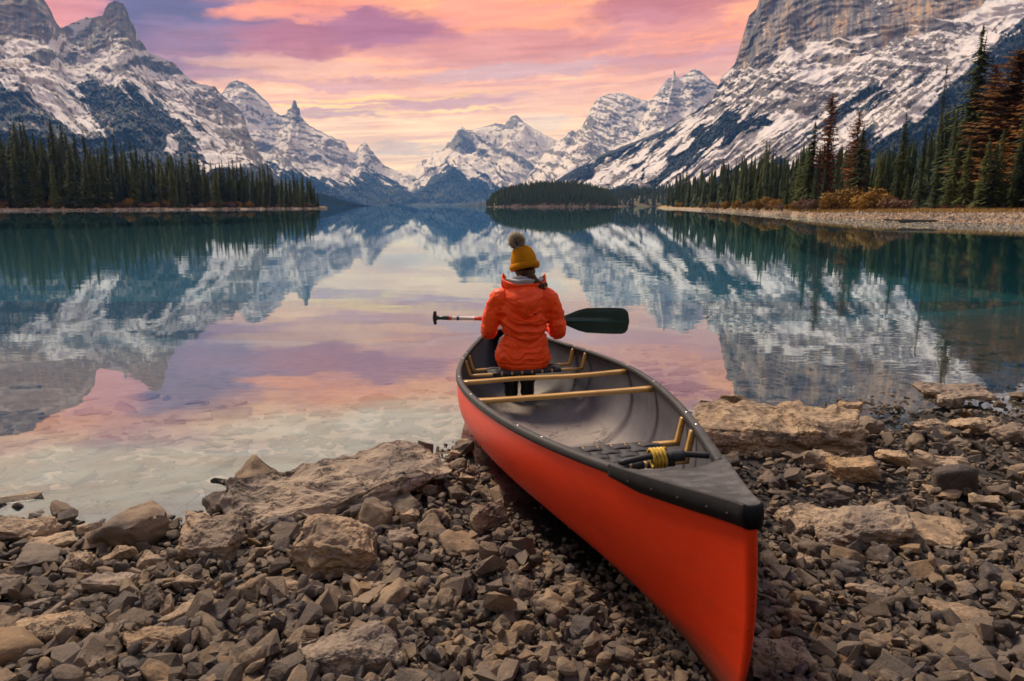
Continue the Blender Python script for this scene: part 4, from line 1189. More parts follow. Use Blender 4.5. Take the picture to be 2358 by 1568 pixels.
def vinyl(name, col, rough=0.45, dust=0.4):
    m_, t, b, out = new_mat(name)
    b.inputs['Specular IOR Level'].default_value = 0.28
    g = t.new('ShaderNodeTexCoord').outputs['Object']
    n = t.noise(g, 14, 6, 0.7); f = t.noise(g, 260, 3, 0.6)
    s3 = t.new('ShaderNodeSeparateXYZ'); t.l.new(t.new('ShaderNodeNewGeometry').outputs['Normal'], s3.inputs[0])
    c = t.mix(t.m('MULTIPLY', t.ss(n, 0.40, 0.68, 0.15, dust), t.ss(s3.outputs[2], .6, .95)), col, (0.12, 0.12, 0.128, 1))
    t.put(b.inputs['Base Color'], c)
    t.put(b.inputs['Roughness'], t.lr(n, .3, .7, rough, rough + .25))
    bp = t.new('ShaderNodeBump'); bp.inputs['Distance'].default_value = 0.0011
    t.put(bp.inputs['Height'], f); t.l.new(bp.outputs[0], b.inputs['Normal'])
    return m_
M_VINYL = vinyl('black_vinyl', (0.014, 0.015, 0.019, 1), 0.45, 0.5)
M_DECK = vinyl('deck_plastic', (0.018, 0.019, 0.023, 1), 0.45, 0.75)
M_FLANGE = simple('black_flange', (0.006, 0.007, 0.010, 1), 0.5, nscale=20, namp=.4, bump=.0008, bscale=240, spec=.2)
M_STRAP = simple('black_webbing', (0.018, 0.020, 0.028, 1), 0.7, nscale=60, namp=0.4, bump=0.0008, bscale=500)
M_ALU = simple('rivet_metal', (0.62, 0.60, 0.58, 1), 0.35, 0.9)
M_RIVD = simple('dark_rivet', (0.07, 0.07, 0.075, 1), 0.4, 0.5)
M_ROPE = simple('yellow_rope', (0.52, 0.33, 0.035, 1), 0.7, nscale=70, namp=0.4, bump=0.002, bscale=180)
def wood_mat(name, col):
    m_, t, b, out = new_mat(name)
    g = t.new('ShaderNodeTexCoord').outputs['Object']
    n = t.noise(t.vm('MULTIPLY', g, (5, 55, 55)), 1.0, 5, 0.6, 0.3)
    k = t.noise(g, 5, 3, 0.5)
    c = t.ramp(n, [(0.3, tuple(x * .62 for x in col[:3]) + (1,)), (0.6, col), (0.8, tuple(min(1, x * 1.25) for x in col[:3]) + (1,))])
    c = t.mix(t.ss(k, .55, .7, 0, .35), c, (0.16, 0.06, 0.02, 1))
    t.put(b.inputs['Base Color'], c)
    b.inputs['Roughness'].default_value = 0.32
    b.inputs['Coat Weight'].default_value = 0.25
    return m_
M_ASH = wood_mat('varnished_ash', (0.58, 0.34, 0.10, 1))

canoe = obj('canoe', None, label='red canoe with black gunwales and grey lining, drawn up on the stony shore', cat='canoe')
canoe.matrix_world = CM

def hull_grid(off, zoff, ns=110, nh=15, close=True):
    r = 0.5 - 0.5 * np.cos(np.linspace(0, math.pi, ns))
    r = r * 0.6 + np.linspace(0, 1, ns) * 0.4
    cols = []
    for h in list(np.linspace(1, 0, nh)) + list(np.linspace(0, 1, nh))[1:]:
        cols.append(h)
    sg = [-1] * nh + [1] * (nh - 1)
    V = np.zeros((ns, len(cols), 3))
    t = np.abs(2 * r - 1)
    n_ = 2.9 - 1.5 * t ** 1.6
    for j, (h, s_) in enumerate(zip(cols, sg)):
        e = CSTEM * (1 - h) ** 2.6 - 0.012 * math.sin(math.pi * h)
        hh = 1 - h
        sec = np.maximum(1 - hh ** n_, 0) ** (1 / np.maximum(n_ * 0.82, 1.05))
        b_ = np.maximum(cb(r) - off * min(1, 1), 0.0) * sec + 0.0
        tumble = 1 + 0.035 * math.sin(math.pi * h) * (1 - t ** 2)
        V[:, j, 0] = s_ * b_ * tumble
        V[:, j, 1] = (r - 0.5) * (CL - 2 * e - (0.02 if off else 0))
        z0 = ck(r) + zoff; z1 = cg(r)
        V[:, j, 2] = z0 * (1 - h) + z1 * h
    return V
V = hull_grid(0.0, 0.0)
ns, nc = V.shape[:2]
F = quads(ns, nc).tolist()
Vl = V.reshape(-1, 3).tolist()
for e_, yd in ((0, -1), (ns - 1, 1)):         # rounded stems: a proud middle column joins both sides
    h0 = nc // 2
    mid = []
    for j in range(h0):
        p = V[e_, j]; w_ = abs(p[0])
        Vl.append([0.0, p[1] + yd * w_ * 0.8, p[2]]); mid.append(len(Vl) - 1)
    for j in range(h0 - 1):
        a0, a1 = e_ * nc + j, e_ * nc + j + 1
        b0, b1 = e_ * nc + nc - 1 - j, e_ * nc + nc - 2 - j
        f1, f2 = [a0, a1, mid[j + 1], mid[j]], [mid[j], mid[j + 1], b1, b0]
        F += [f1, f2] if e_ == 0 else [f1[::-1], f2[::-1]]
hull = obj('hull', mesh_np('hull', Vl, F, M_RED, True), canoe)
V = hull_grid(0.010, 0.012)
F = quads(*V.shape[:2])[:, ::-1]
obj('hull_lining', mesh_np('hull_lining', V.reshape(-1, 3), F, M_INNER, True), canoe)

def sweep(path, prof, mat_, name, parent, closed_prof=True, caps=True, smooth_=True, sides=None):
    """profile given as (side, up) offsets for each path point; side vector per point optional"""
    path = np.asarray(path, float); n = len(path); m2 = len(prof)
    tg = np.gradient(path, axis=0); tg /= np.linalg.norm(tg, axis=1)[:, None] + 1e-9
    V = np.zeros((n, m2, 3))
    for i in range(n):
        up = np.array([0, 0, 1.0]) if abs(tg[i, 2]) < .9 else np.array([1.0, 0, 0])
        sd_ = np.cross(tg[i], up); sd_ /= np.linalg.norm(sd_); up = np.cross(sd_, tg[i])
        for j, (a_, b_) in enumerate(prof):
            V[i, j] = path[i] + sd_ * a_ + up * b_
    F = []
    for i in range(n - 1):
        for j in range(m2):
            F.append((i * m2 + j, (i + 1) * m2 + j, (i + 1) * m2 + (j + 1) % m2, i * m2 + (j + 1) % m2))
    me = bpy.data.meshes.new(name)
    Fl = [tuple(f) for f in F]
    if caps:
        Fl += [tuple(range(m2)), tuple((n - 1) * m2 + j for j in range(m2))[::-1]]
    me.from_pydata([tuple(v) for v in V.reshape(-1, 3)], [], Fl)
    me.materials.append(mat_)
    for p in me.polygons: p.use_smooth = smooth_
    bm = bmesh.new(); bm.from_mesh(me); bmesh.ops.recalc_face_normals(bm, faces=bm.faces); bm.to_mesh(me); bm.free()
    return obj(name, me, parent)
def circ(rad, n=10, sx=1, sy=1):
    return [(rad * sx * math.cos(2 * math.pi * k / n), rad * sy * math.sin(2 * math.pi * k / n)) for k in range(n)]
def rrect(w_, h_, b_=0.25, n=3):
    out = []; rad = min(w_, h_) * b_
    for cx, cy, a0 in ((w_ / 2 - rad, h_ / 2 - rad, 0), (-w_ / 2 + rad, h_ / 2 - rad, 90), (-w_ / 2 + rad, -h_ / 2 + rad, 180), (w_ / 2 - rad, -h_ / 2 + rad, 270)):
        for k in range(n):
            a = R(a0 + 90 * k / (n - 1)); out.append((cx + rad * math.cos(a), cy + rad * math.sin(a)))
    return out

DK = 0.106
for s_ in (-1, 1):
    r_ = np.linspace(DK - 0.01, 1 - DK + 0.01, 90)
    path = np.stack([s_ * (cb(r_) - 0.006), cy_(r_), cg(r_) - 0.006], 1)
    g_ = sweep(path, rrect(0.034, 0.030, 0.35), M_VINYL, 'gunwale', canoe)
    for rv in (0.203, 0.250, 0.403, 0.514, 0.657, 0.702):
        x_, y_, z_ = s_ * (float(cb(rv)) - 0.006), float(cy_(rv)), float(cg(rv)) + 0.009
        bm = bmesh.new()
        bmesh.ops.create_uvsphere(bm, u_segments=8, v_segments=5, radius=0.0055)
        for v in bm.verts: v.co.z *= 0.45; v.co += Vector((x_, y_, z_))
        me = bpy.data.meshes.new('rivet'); bm.to_mesh(me); bm.free(); me.materials.append(M_ALU)
        obj('rivet', me, g_)

def deck(end):
    """end plate with turned-down flange, a shallow dish and a curved inner edge"""
    n, m2 = 34, 25
    V = []
    for i in range(n):
        k = i / (n - 1)
        for j in range(m2):
            u = -1 + 2 * j / (m2 - 1)
            rr = (DK + 0.012 * (1 - k)) * (1 - k) ** 1.0
            rr = DK * (1 - k)
            arc = 0.022 * (1 - u * u) * (1 - k) * (1 if k < .999 else 0)
            rr2 = max(rr - arc * 0.9, 0.0)
            b_ = float(cb(rr)) + 0.010 - .003 * k
            z = float(cg(rr2)) + 0.012 - 0.010 * (1 - u ** 4) * (1 - k * .6)
            y = float(cy_(rr2)) - 0.010 * k ** 12 * math.sqrt(max(0, 1 - u * u * .8))
            V.append((u * b_, y, z))
    F = quads(n, m2).tolist()
    # flange: outline loop pushed down
    out = [i * m2 for i in range(n)] + [(n - 1) * m2 + j for j in range(1, m2)] + [i * m2 + m2 - 1 for i in range(n - 2, -1, -1)]
    base = len(V); m3 = len(out); rows = 3
    for q, (dz, ex) in enumerate(((-0.004, 0.004), (-0.030, 0.005), (-0.052, 0.003))):
        for o_ in out:
            x, y, z = V[o_]; l = math.hypot(x, 0.02) + 1e-9
            wv = 1.0 if q < 2 else 1.0 - 0.28 * smooth(np.array(y), cy_(0.0) + .35, cy_(DK))
            V.append((x + ex * np.sign(x) if abs(x) > 1e-4 else x, y - (ex if abs(y - V[out[n]][1]) < .03 else 0), z + dz * float(wv)))
    prev = out
    for q in range(rows):
        cur = [base + q * m3 + i for i in range(m3)]
        for i in range(m3 - 1):
            F.append([prev[i], prev[i + 1], cur[i + 1], cur[i]])
        prev = cur
    me = bpy.data.meshes.new('deck')
    P_ = [(x, y * 1.0, z) if end == 0 else (-x, -y, z) for x, y, z in V]
    me.from_pydata([tuple(map(float, p)) for p in P_], [], [tuple(f) for f in F])
    me.materials.append(M_DECK); me.materials.append(M_FLANGE)
    for k_, p in enumerate(me.polygons):
        p.use_smooth = True; p.material_index = 1 if k_ >= (n - 1) * (m2 - 1) else 0
    bm = bmesh.new(); bm.from_mesh(me); bmesh.ops.recalc_face_normals(bm, faces=bm.faces); bm.to_mesh(me); bm.free()
    o = obj('deck', me, canoe)
    md = o.modifiers.new('thick', 'SOLIDIFY'); md.thickness = 0.003; md.offset = -1
    sgn = 1 if end == 0 else -1
    # carrying handle behind the deck
    rr = DK + 0.004
    b_ = float(cb(rr)) - 0.03
    pts = [(x, sgn * (float(cy_(rr)) + 0.004 + 0.008 * math.cos(x / b_ * 1.5)), float(cg(rr)) + 0.004 + 0.012 * math.cos(x / b_ * 1.57)) for x in np.linspace(-b_, b_, 15)]
    sweep(pts, circ(0.009), M_DECK, 'carry_handle', o)
    for k in (0.2, 0.4, 0.6, 0.8, 0.93):
        for s_ in (-1, 1):
            rr = DK * (1 - k)
            bm = bmesh.new(); bmesh.ops.create_uvsphere(bm, u_segments=8, v_segments=5, radius=0.0028)
            for v in bm.verts: v.co += Vector((sgn * s_ * (float(cb(rr)) + 0.017), sgn * float(cy_(rr)), float(cg(rr)) - 0.018))
            me = bpy.data.meshes.new('rivet'); bm.to_mesh(me); bm.free(); me.materials.append(M_RIVD)
            obj('rivet', me, o)
    return o
deck(0); deck(1)

def bar(p0, p1, w_, h_, name, parent, mat_=None, waist=0.0, bow=0.0, n=15, skew=0.0):
    p0, p1 = np.array(p0, float), np.array(p1, float)
    k = np.linspace(0, 1, n)
    path = p0 * (1 - k)[:, None] + p1 * k[:, None]
    path[:, 1] += bow * np.sin(k * math.pi * 2) * np.sin(k * math.pi)
    me_o = sweep(path, rrect(h_, w_, 0.35) if abs(p1[2] - p0[2]) > abs(p1[0] - p0[0]) + abs(p1[1] - p0[1]) else rrect(w_, h_, 0.35), mat_ or M_ASH, name, parent)
    if waist:
        me = me_o.data; m2 = len(rrect(w_, h_, .35))
        for i in range(n):
            f = 1 + waist * (abs(2 * k[i] - 1) ** 6) - 0.0
            for j in range(m2):
                v = me.vertices[i * m2 + j]; v.co = Vector(path[i]) + (v.co - Vector(path[i])) * Vector((f, f, 1 - 0.3 * (f - 1))).length / 1.732
    return me_o
for rr, bow in ((0.403, 0.0), (0.5144, 0.028)):
    b_ = float(cb(rr)) - 0.022; z_ = float(cg(rr)) - 0.030
    bar((-b_, float(cy_(rr)), z_), (b_, float(cy_(rr)), z_), 0.046, 0.022, 'thwart', canoe, waist=0.45, bow=bow, n=25)

def seat(r0, r1, drop, flip):
    """wooden frame hung from the gunwales, woven with black straps"""
    y0, y1 = float(cy_(r0)), float(cy_(r1))
    z_ = float(cg((r0 + r1) / 2)) - drop
    b0, b1 = float(cb(r0)) - 0.042, float(cb(r1)) - 0.042
    st = bar((-b0, y0, z_), (b0, y0, z_), 0.036, 0.020, 'seat', canoe)
    bar((-b1, y1, z_), (b1, y1, z_), 0.036, 0.020, 'seat_bar', st)
    hw = min(b0, b1) * 0.80
    hw = min(hw, 0.235)
    for s_ in (-1, 1):
        bar((s_ * hw, y0, z_ - .004), (s_ * hw, y1, z_ - .004), 0.030, 0.018, 'side_bar', st)
        for yy, bb, rr in ((y0, b0, r0), (y1, b1, r1)):
            bar((s_ * (bb - .006), yy, z_), (s_ * (float(cb(rr)) - .020), yy, float(cg(rr)) - 0.012), 0.022, 0.026, 'hanger', st)
    # straps
    def strap(path, wdt, nm='strap'):
        path = np.array(path, float)
        tg = np.gradient(path, axis=0); V = []
        for p, t_ in zip(path, tg):
            w_ = np.array([1, 0, 0]) if abs(t_[1]) + abs(t_[2]) > abs(t_[0]) else np.array([0, 1, 0])
            if abs(t_[0]) > 0.5 * np.linalg.norm(t_): w_ = np.array([0, 1, 0])
            V += [p - w_ * wdt / 2, p + w_ * wdt / 2]
        F = [(2 * i, 2 * i + 1, 2 * i + 3, 2 * i + 2) for i in range(len(path) - 1)]
        me = bpy.data.meshes.new(nm); me.from_pydata([tuple(map(float, v)) for v in V], [], F); me.materials.append(M_STRAP)
        o = obj(nm, me, st); md = o.modifiers.new('t', 'SOLIDIFY'); md.thickness = 0.0024; md.offset = 0
        for p in me.polygons: p.use_smooth = True
    nl, nx = 7, 4
    wl = 2 * hw / nl * 0.80; wx = (y1 - y0) / nx * 0.80
    for i in range(nl):
        x_ = -hw + 2 * hw * (i + .5) / nl
        pts = [(x_, y0 + .004, z_ - .014), (x_, y0 - .021, z_ - .010), (x_, y0 - .020, z_ + .010), (x_, y0 - .008, z_ + .0135)]
        for q in range(25):
            k = q / 24
            pts.append((x_, y0 + .012 + (y1 - y0 - .024) * k, z_ + .010 + 0.0036 * math.sin(math.pi * (k * nx) + math.pi * i)))
        pts += [(x_, y1 + .008, z_ + .0135), (x_, y1 + .020, z_ + .010), (x_, y1 + .021, z_ - .010), (x_, y1 - .004, z_ - .014)]
        strap(pts, wl)
    for j in range(nx):
        y_ = y0 + (y1 - y0) * (j + .5) / nx
        pts = [(-hw + .004, y_, z_ - .014), (-hw - .018, y_, z_ - .009), (-hw - .016, y_, z_ + .009)]
        for q in range(43):
            k = q / 42
            pts.append((-hw + 2 * hw * k, y_, z_ + .010 - 0.0036 * math.sin(math.pi * (k * nl) + math.pi * j) * 1.0))
        pts += [(hw + .016, y_, z_ + .009), (hw + .018, y_, z_ - .009), (hw - .004, y_, z_ - .014)]
        strap(pts, wx)
    return st
seat(0.203, 0.250, 0.115, False)
seat(0.657, 0.702, 0.115, True)

# yellow painter rope coiled round the near carrying handle
rr = DK + 0.004
pts = []
for k in np.linspace(0, 1, 120):
    a = k * 2 * math.pi * 4.2
    x = -0.035 + 0.045 * k
    pts.append((x, float(cy_(rr)) + 0.020 + 0.026 * math.cos(a), float(cg(rr)) + 0.010 + 0.026 * math.sin(a) - .004))
rope = sweep(pts, circ(0.0052, 8), M_ROPE, 'rope', None)
rope.matrix_world = CM
rope['label'] = 'yellow rope wound round the carrying handle of the near canoe deck'; rope['category'] = 'rope'
wrap = sweep([(x, float(cy_(rr)) + 0.006, float(cg(rr)) + 0.012) for x in np.linspace(0.012, 0.060, 6)], circ(0.017, 10, 1, 1), M_STRAP, 'black_tape', None)
wrap.matrix_world = CM
wrap.name = 'handle_strap'; wrap['label'] = 'black strap wrapped round the carrying handle beside the yellow rope'; wrap['category'] = 'strap'
# ================================================================== ROCKS
def hull_pts(seed, n, box=0.55):
    r = np.random.default_rng(seed)
    P_ = r.normal(0, 1, (n, 3)); P_ /= np.linalg.norm(P_, axis=1)[:, None]
    P_ = np.sign(P_) * np.abs(P_) ** box
    P_ *= r.uniform(0.72, 1.0, (n, 1))
    return P_
def tri_mesh(bm):
    bm.verts.ensure_lookup_table(); bm.verts.index_update()
    V = np.array([v.co[:] for v in bm.verts]); F = np.array([[v.index for v in f.verts] for f in bm.faces])
    return V, F
def hull_mesh(seed, n, box=0.55, dims=(1, 1, 1), tilt=0.0):
    bm = bmesh.new()
    for p in hull_pts(seed, n, box): bm.verts.new(p)
    res = bmesh.ops.convex_hull(bm, input=bm.verts[:])
    junk = [e for e in res['geom_interior'] if isinstance(e, bmesh.types.BMVert)] + [e for e in res['geom_unused'] if isinstance(e, bmesh.types.BMVert)]
    if junk: bmesh.ops.delete(bm, geom=list(set(junk)), context='VERTS')
    bmesh.ops.triangulate(bm, faces=bm.faces[:])
    V, F = tri_mesh(bm); bm.free()
    return V * np.array(dims) * 0.5, F
def subdiv(V, F, it):
    """midpoint subdivision of a triangle mesh"""
    for _ in range(it):
        E_ = np.concatenate([F[:, [0, 1]], F[:, [1, 2]], F[:, [2, 0]]]); E_.sort(axis=1)
        U, inv = np.unique(E_, axis=0, return_inverse=True); inv = inv.ravel()
        n = len(V); V = np.concatenate([V, (V[U[:, 0]] + V[U[:, 1]]) / 2])
        m0, m1, m2 = [n + inv[i * len(F):(i + 1) * len(F)] for i in range(3)]
        a, b, c = F.T
        F = np.concatenate([np.stack([a, m0, m2], 1), np.stack([m0, b, m1], 1), np.stack([m2, m1, c], 1), np.stack([m0, m1, m2], 1)])
    return V, F
def vnormals(V, F):
    n = np.cross(V[F[:, 1]] - V[F[:, 0]], V[F[:, 2]] - V[F[:, 0]])
    N = np.zeros_like(V)
    for k in range(3): np.add.at(N, F[:, k], n)
    return N / (np.linalg.norm(N, axis=1)[:, None] + 1e-12)
def relax(V, F, it, k=0.5):
    E_ = np.unique(np.sort(np.concatenate([F[:, [0, 1]], F[:, [1, 2]], F[:, [2, 0]]]), axis=1), axis=0)
    for _ in range(it):
        S_ = np.zeros_like(V); c = np.zeros(len(V))
        np.add.at(S_, E_[:, 0], V[E_[:, 1]]); np.add.at(S_, E_[:, 1], V[E_[:, 0]])
        np.add.at(c, E_[:, 0], 1); np.add.at(c, E_[:, 1], 1)
        V = V * (1 - k) + S_ / c[:, None] * k
    return V
def rock_mesh(name, seed, dims, n=20, box=0.5, it=3, rough=1.0, mat_=None, smooth_=True, strata=0.0, rel=1):
    fine = 1.0 if smooth_ else 1.7
    V, F = hull_mesh(seed, n, box, dims)
    V, F = subdiv(V, F, it)
    if rel: V = relax(V, F, rel, 0.45)
    s = max(dims)
    m_ = (dims[0] * dims[1] * dims[2]) ** (1 / 3)
    N = vnormals(V, F)
    q = V / m_ * 1.0
    d = fbm(q[:, 0] * 1.7, q[:, 1] * 1.7, q[:, 2] * 1.7, 3, seed) * 0.085
    fr_ = ridged(q[:, 0] * 2.6 + 5, q[:, 1] * 2.6, q[:, 2] * 3.6, 4, seed + 2) * 0.045
    fi = fbm(q[:, 0] * 7, q[:, 1] * 7, q[:, 2] * 10, 4, seed + 5, .6) * 0.024 * fine
    if strata:
        ph = (q[:, 2] * 1.0 + q[:, 0] * 0.25 + d * 2) * 7.0
        st_ = (np.abs((ph % 1) - 0.5) * 2) ** 0.5
        fi = fi - strata * 0.035 * (1 - st_)
    V = V + N * ((d + fr_ + fi) * m_ * rough)[:, None]
    return mesh_np(name, V, F, mat_ or M_ST_OBJ, smooth_)

HERO = []; HNAME = []
def hero(px, py, wpx, hfrac, dfrac, yaw, seed, label, tilt=(0, 0), sink=0.3, n=20, box=0.5, it=4, strata=0.6, cat='rock', name='rock', matl=None, z=None, rough=1.0):
    """one named rock: seen about (px,py), wpx wide in the picture; height and depth as parts of its width"""
    q = atZ(px, py, 0.05)
    gz = float(ground(q[0], q[1])) if z is None else z
    q = atZ(px, py, gz + 0.03)
    D_ = q[1] * math.cos(PITCH) - (q[2] - CAMZ) * math.sin(PITCH)
    w_ = wpx / FOC * D_
    dims = (w_, w_ * dfrac, w_ * hfrac)
    me = rock_mesh('rock', seed, dims, n, box, it, rough, matl or M_ST_HERO, False, strata, 0)
    o = obj(name, me, loc=(q[0], q[1], gz + w_ * hfrac * (0.5 - sink * .8) + .012), rot=(R(tilt[0]), R(tilt[1]), R(yaw)), label=label, cat=cat)
    HERO.append((q[0], q[1], w_ * 0.5, w_ * dfrac * 0.5, R(yaw), w_ * hfrac))
    HNAME.append(label)
    return o
B_, L_ = 'boulder', 'boulder'
hero(768, 1142, 600, 0.17, 0.42, 24, 101, 'largest pale flat topped boulder at the water edge left of the canoe', (6, -3), 0.42, 26, .42, 5, 0.5, 'boulder')
hero(772, 1290, 262, 0.52, 0.62, 8, 107, 'pale rounded boulder with furrowed face in the middle of the stones', (6, 4), 0.25, 26, .6, 5, 1.0, 'boulder')
hero(478, 1258, 235, 0.42, 0.55, -8, 103, 'angular boulder with two peaks just below the big flat topped boulder', (4, 6), 0.3, 16, .5, 5, .7, 'boulder')
hero(806, 1520, 262, 0.40, 0.55, 10, 109, 'wide brown boulder cut by the bottom picture edge left of the canoe', (10, 0), 0.35, 22, .45, 5, .6, 'boulder')
hero(135, 1455, 205, 0.26, 0.62, 12, 105, 'flat egg shaped slab with dark underside at the lower left', (-3, 0), 0.15, 22, .5, 5, .5, 'slab')
hero(1117, 1200, 98, 0.75, 0.75, 20, 106, 'pale upright block standing close to the red hull', (12, -12), 0.25, 14, .45, 4)
hero(968, 1130, 100, 0.42, 0.5, -8, 117, 'grey brick shaped stone at the right end of the big flat boulder', (0, 4), 0.15, 14, .35, 4)
hero(1790, 1010, 430, 0.27, 0.50, -6, 108, 'largest cracked boulder on the waterline right of the canoe', (5, 2), 0.42, 26, .45, 5, .8, 'boulder')
hero(1963, 1092, 125, 0.48, 0.6, -4, 119, 'tan block with straight front edge behind the right overhanging slab', (8, 0), 0.2, 15, .4, 4)
hero(1985, 1235, 245, 0.34, 0.55, -4, 110, 'thick overhanging slab with black shaded side right of the canoe tip', (6, -4), 0.15, 20, .45, 5, .9, 'slab')
hero(1845, 1190, 150, 0.30, 0.7, 30, 125, 'brown cracked slab between the canoe tip and the overhanging slab', (14, -8), 0.3, 18, .45, 4, .9, 'slab')
hero(2125, 1215, 270, 0.10, 0.60, -38, 111, 'broad thin flat slab lying flush right of the overhanging slab', (3, 0), 0.35, 14, .40, 4, .4, 'slab')
hero(2225, 1420, 180, 0.16, 0.62, -28, 112, 'pale flat triangular slab near the lower right corner', (5, 6), 0.3, 12, .5, 4, .4, 'slab')
hero(2190, 917, 225, 0.13, 0.35, 4, 113, 'long thin slab raised at the water edge on the far right', (0, 2), -0.35, 16, .45, 4, .7, 'slab')
hero(2190, 930, 80, 0.55, 0.7, 0, 114, 'pale stone propping up the long thin slab on the far right', (0, 0), 0.2, 14, .55, 4)
hero(1923, 1155, 66, 0.6, 0.6, 0, 115, 'near black block in front of the tan straight edged block', (0, 0), 0.15, 12, .4, 3, .3, matl=M_ST_OBJ)
hero(2160, 1070, 165, 0.28, 0.4, -12, 116, 'long dark slab on the right between paler stones', (4, 6), 0.2, 14, .45, 4, .7, 'slab')
hero(1785, 1520, 175, 0.45, 0.6, 5, 118, 'brown block with black hollow right of the canoe hull at the bottom', (14, 0), 0.25, 18, .5, 4, .8, 'boulder')
hero(1962, 948, 62, 0.7, 0.8, 0, 120, 'pointed stone on the waterline right of the cracked boulder', (10, 8), 0.2, 10, .6, 3)
hero(1682, 1030, 50, 0.6, 0.7, 0, 121, 'small dark edged stone against the right side of the canoe', (0, 12), 0.2, 10, .5, 3)
hero(2010, 1360, 120, 0.25, 0.5, -20, 122, 'dark narrow slab below the overhanging slab', (0, 8), 0.2, 14, .45, 3)
hero(1850, 1290, 60, .6, .8, 10, 126, 'round topped stone in the gravel right of the hull', (0, 0), .25, 18, .8, 3)
hero(2240, 985, 115, .32, .6, -8, 127, 'pale weathered slab on the right shore under the thin raised slab', (6, 0), .2, 18, .5, 4, .8, 'slab')
hero(2325, 1000, 90, .5, .8, 8, 128, 'pale hollowed stone at the right picture edge', (0, 0), .3, 18, .6, 4, .9)
hero(2135, 985, 100, .30, .6, 10, 129, 'low pale stone left of the weathered slab on the right shore', (6, 0), .2, 16, .5, 3)
hero(1890, 1060, 110, .35, .5, -14, 130, 'brown wedge behind the tan straight edged block', (8, 6), .25, 14, .45, 3)
hero(2060, 1060, 90, .5, .7, 8, 132, 'pale pitted stone left of the long dark slab', (0, 0), .25, 16, .55, 4, .6)
hero(2270, 1155, 80, .4, .6, 0, 133, 'brown stone at the right edge level with the canoe tip', (0, 0), .25, 14, .5, 3)
hero(2170, 1130, 90, .25, .6, -30, 134, 'tan flake of stone above the broad thin flat slab', (8, -4), .2, 12, .5, 3)
# left shore cluster
hero(55, 1222, 170, 0.30, 0.6, 4, 201, 'half sunken brown boulder at the left picture edge, tip pointing right', (0, 0), 0.25, 18, .5, 4, .9, 'boulder')
hero(118, 1252, 150, 0.16, 0.4, 14, 202, 'thin tilted slab lying on the half sunken boulder at the left', (10, -8), 0.0, 14, .45, 4, .8, 'slab')
hero(214, 1222, 76, 0.5, 0.5, 10, 203, 'dark topped wedge standing in the water at the left shore', (0, -14), 0.15, 11, .5, 3)
hero(186, 1300, 95, 0.55, 0.7, 0, 204, 'rounded brown boulder with cracked face near the left shore', (6, 0), 0.25, 16, .6, 4)
hero(272, 1290, 92, 0.62, 0.65, -6, 205, 'pointed pale boulder between two rounded ones on the left shore', (10, -6), 0.2, 10, .6, 4, .4)
hero(350, 1298, 82, 0.55, 0.7, 0, 206, 'blunt pale stone right of the pointed boulder on the left shore', (6, 10), 0.25, 14, .55, 4)
hero(252, 1350, 125, 0.36, 0.45, 4, 207, 'box shaped slab with pale top and black front on the left', (-3, 0), 0.15, 12, .35, 4, .4)
hero(345, 1395, 92, 0.95, 0.55, -30, 208, 'dark upright wedge leaning among the stones on the left', (10, 26), 0.25, 10, .5, 4, .3, matl=M_ST_OBJ)
hero(440, 1400, 175, 0.22, 0.34, 38, 209, 'long diagonal slab running up to the right in the left foreground', (4, -6), 0.2, 14, .45, 4, .5, 'slab')
hero(436, 1338, 78, 0.42, 0.5, 6, 210, 'stone with a bright quartz top in the left foreground', (0, 4), 0.2, 14, .5, 4)
hero(24, 1352, 90, 0.62, 0.7, 0, 211, 'rounded dark boulder at the left edge above the egg shaped slab', (0, 0), 0.25, 18, .65, 4)
hero(92, 1385, 92, 0.25, 0.4, 26, 212, 'narrow slanting stone left of the box shaped slab', (0, -8), 0.15, 12, .45, 3)
hero(254, 1452, 78, 0.42, 0.8, 0, 213, 'tan stone with flat face right of the egg shaped slab', (20, 0), 0.25, 12, .4, 3)
hero(345, 1478, 190, 0.28, 0.4, 8, 214, 'wide ragged rock with pale rim below the dark upright wedge', (6, 4), 0.25, 18, .5, 4, .9)
hero(868, 1185, 75, 0.62, 0.7, 10, 215, 'near black boulder in the shade of the big flat topped boulder', (0, -8), 0.2, 14, .5, 4, .4, matl=M_ST_OBJ)
hero(940, 1195, 75, 0.55, 0.6, 20, 216, 'grey angular stone right of the near black boulder', (6, 10), 0.2, 12, .5, 3)
hero(1015, 1190, 92, 0.45, 0.5, 34, 217, 'creased brown stone at the left of the pale upright block', (10, 8), 0.2, 12, .5, 3)
hero(925, 1240, 80, .55, .6, 14, 218, 'flat faced grey stone right of the furrowed boulder', (20, 0), .25, 10, .45, 3)
hero(735, 1203, 60, .55, .6, 0, 219, 'small pale stone against the front of the big flat topped boulder', (0, 0), .2, 12, .5, 3)
hero(640, 1215, 75, .55, .6, 20, 220, 'dark rough rock between the two peaked boulder and the furrowed one', (0, 8), .2, 14, .5, 3, matl=M_ST_OBJ)
hero(612, 1268, 66, .45, .5, 14, 221, 'pale bar shaped stone left of the furrowed boulder', (0, -4), .2, 12, .5, 3)
hero(660, 1350, 95, .30, .6, -14, 222, 'low flat stone in front of the furrowed boulder', (6, 0), .25, 14, .5, 3)
hero(870, 1345, 100, .22, .5, -4, 223, 'flat paving like stone right of the furrowed boulder', (4, 0), .25, 10, .35, 3)
hero(520, 1345, 70, .45, .6, 0, 224, 'brown cobble below the two peaked boulder', (0, 0), .25, 14, .6, 3)
hero(1120, 1345, 70, .35, .5, 60, 225, 'tall narrow stone standing in the gravel left of the hull', (30, 0), .25, 10, .45, 3)
hero(1010, 1085, 60, .6, .7, 0, 226, 'rounded dark stone where the big flat boulder meets the canoe', (0, 0), .2, 14, .6, 3)
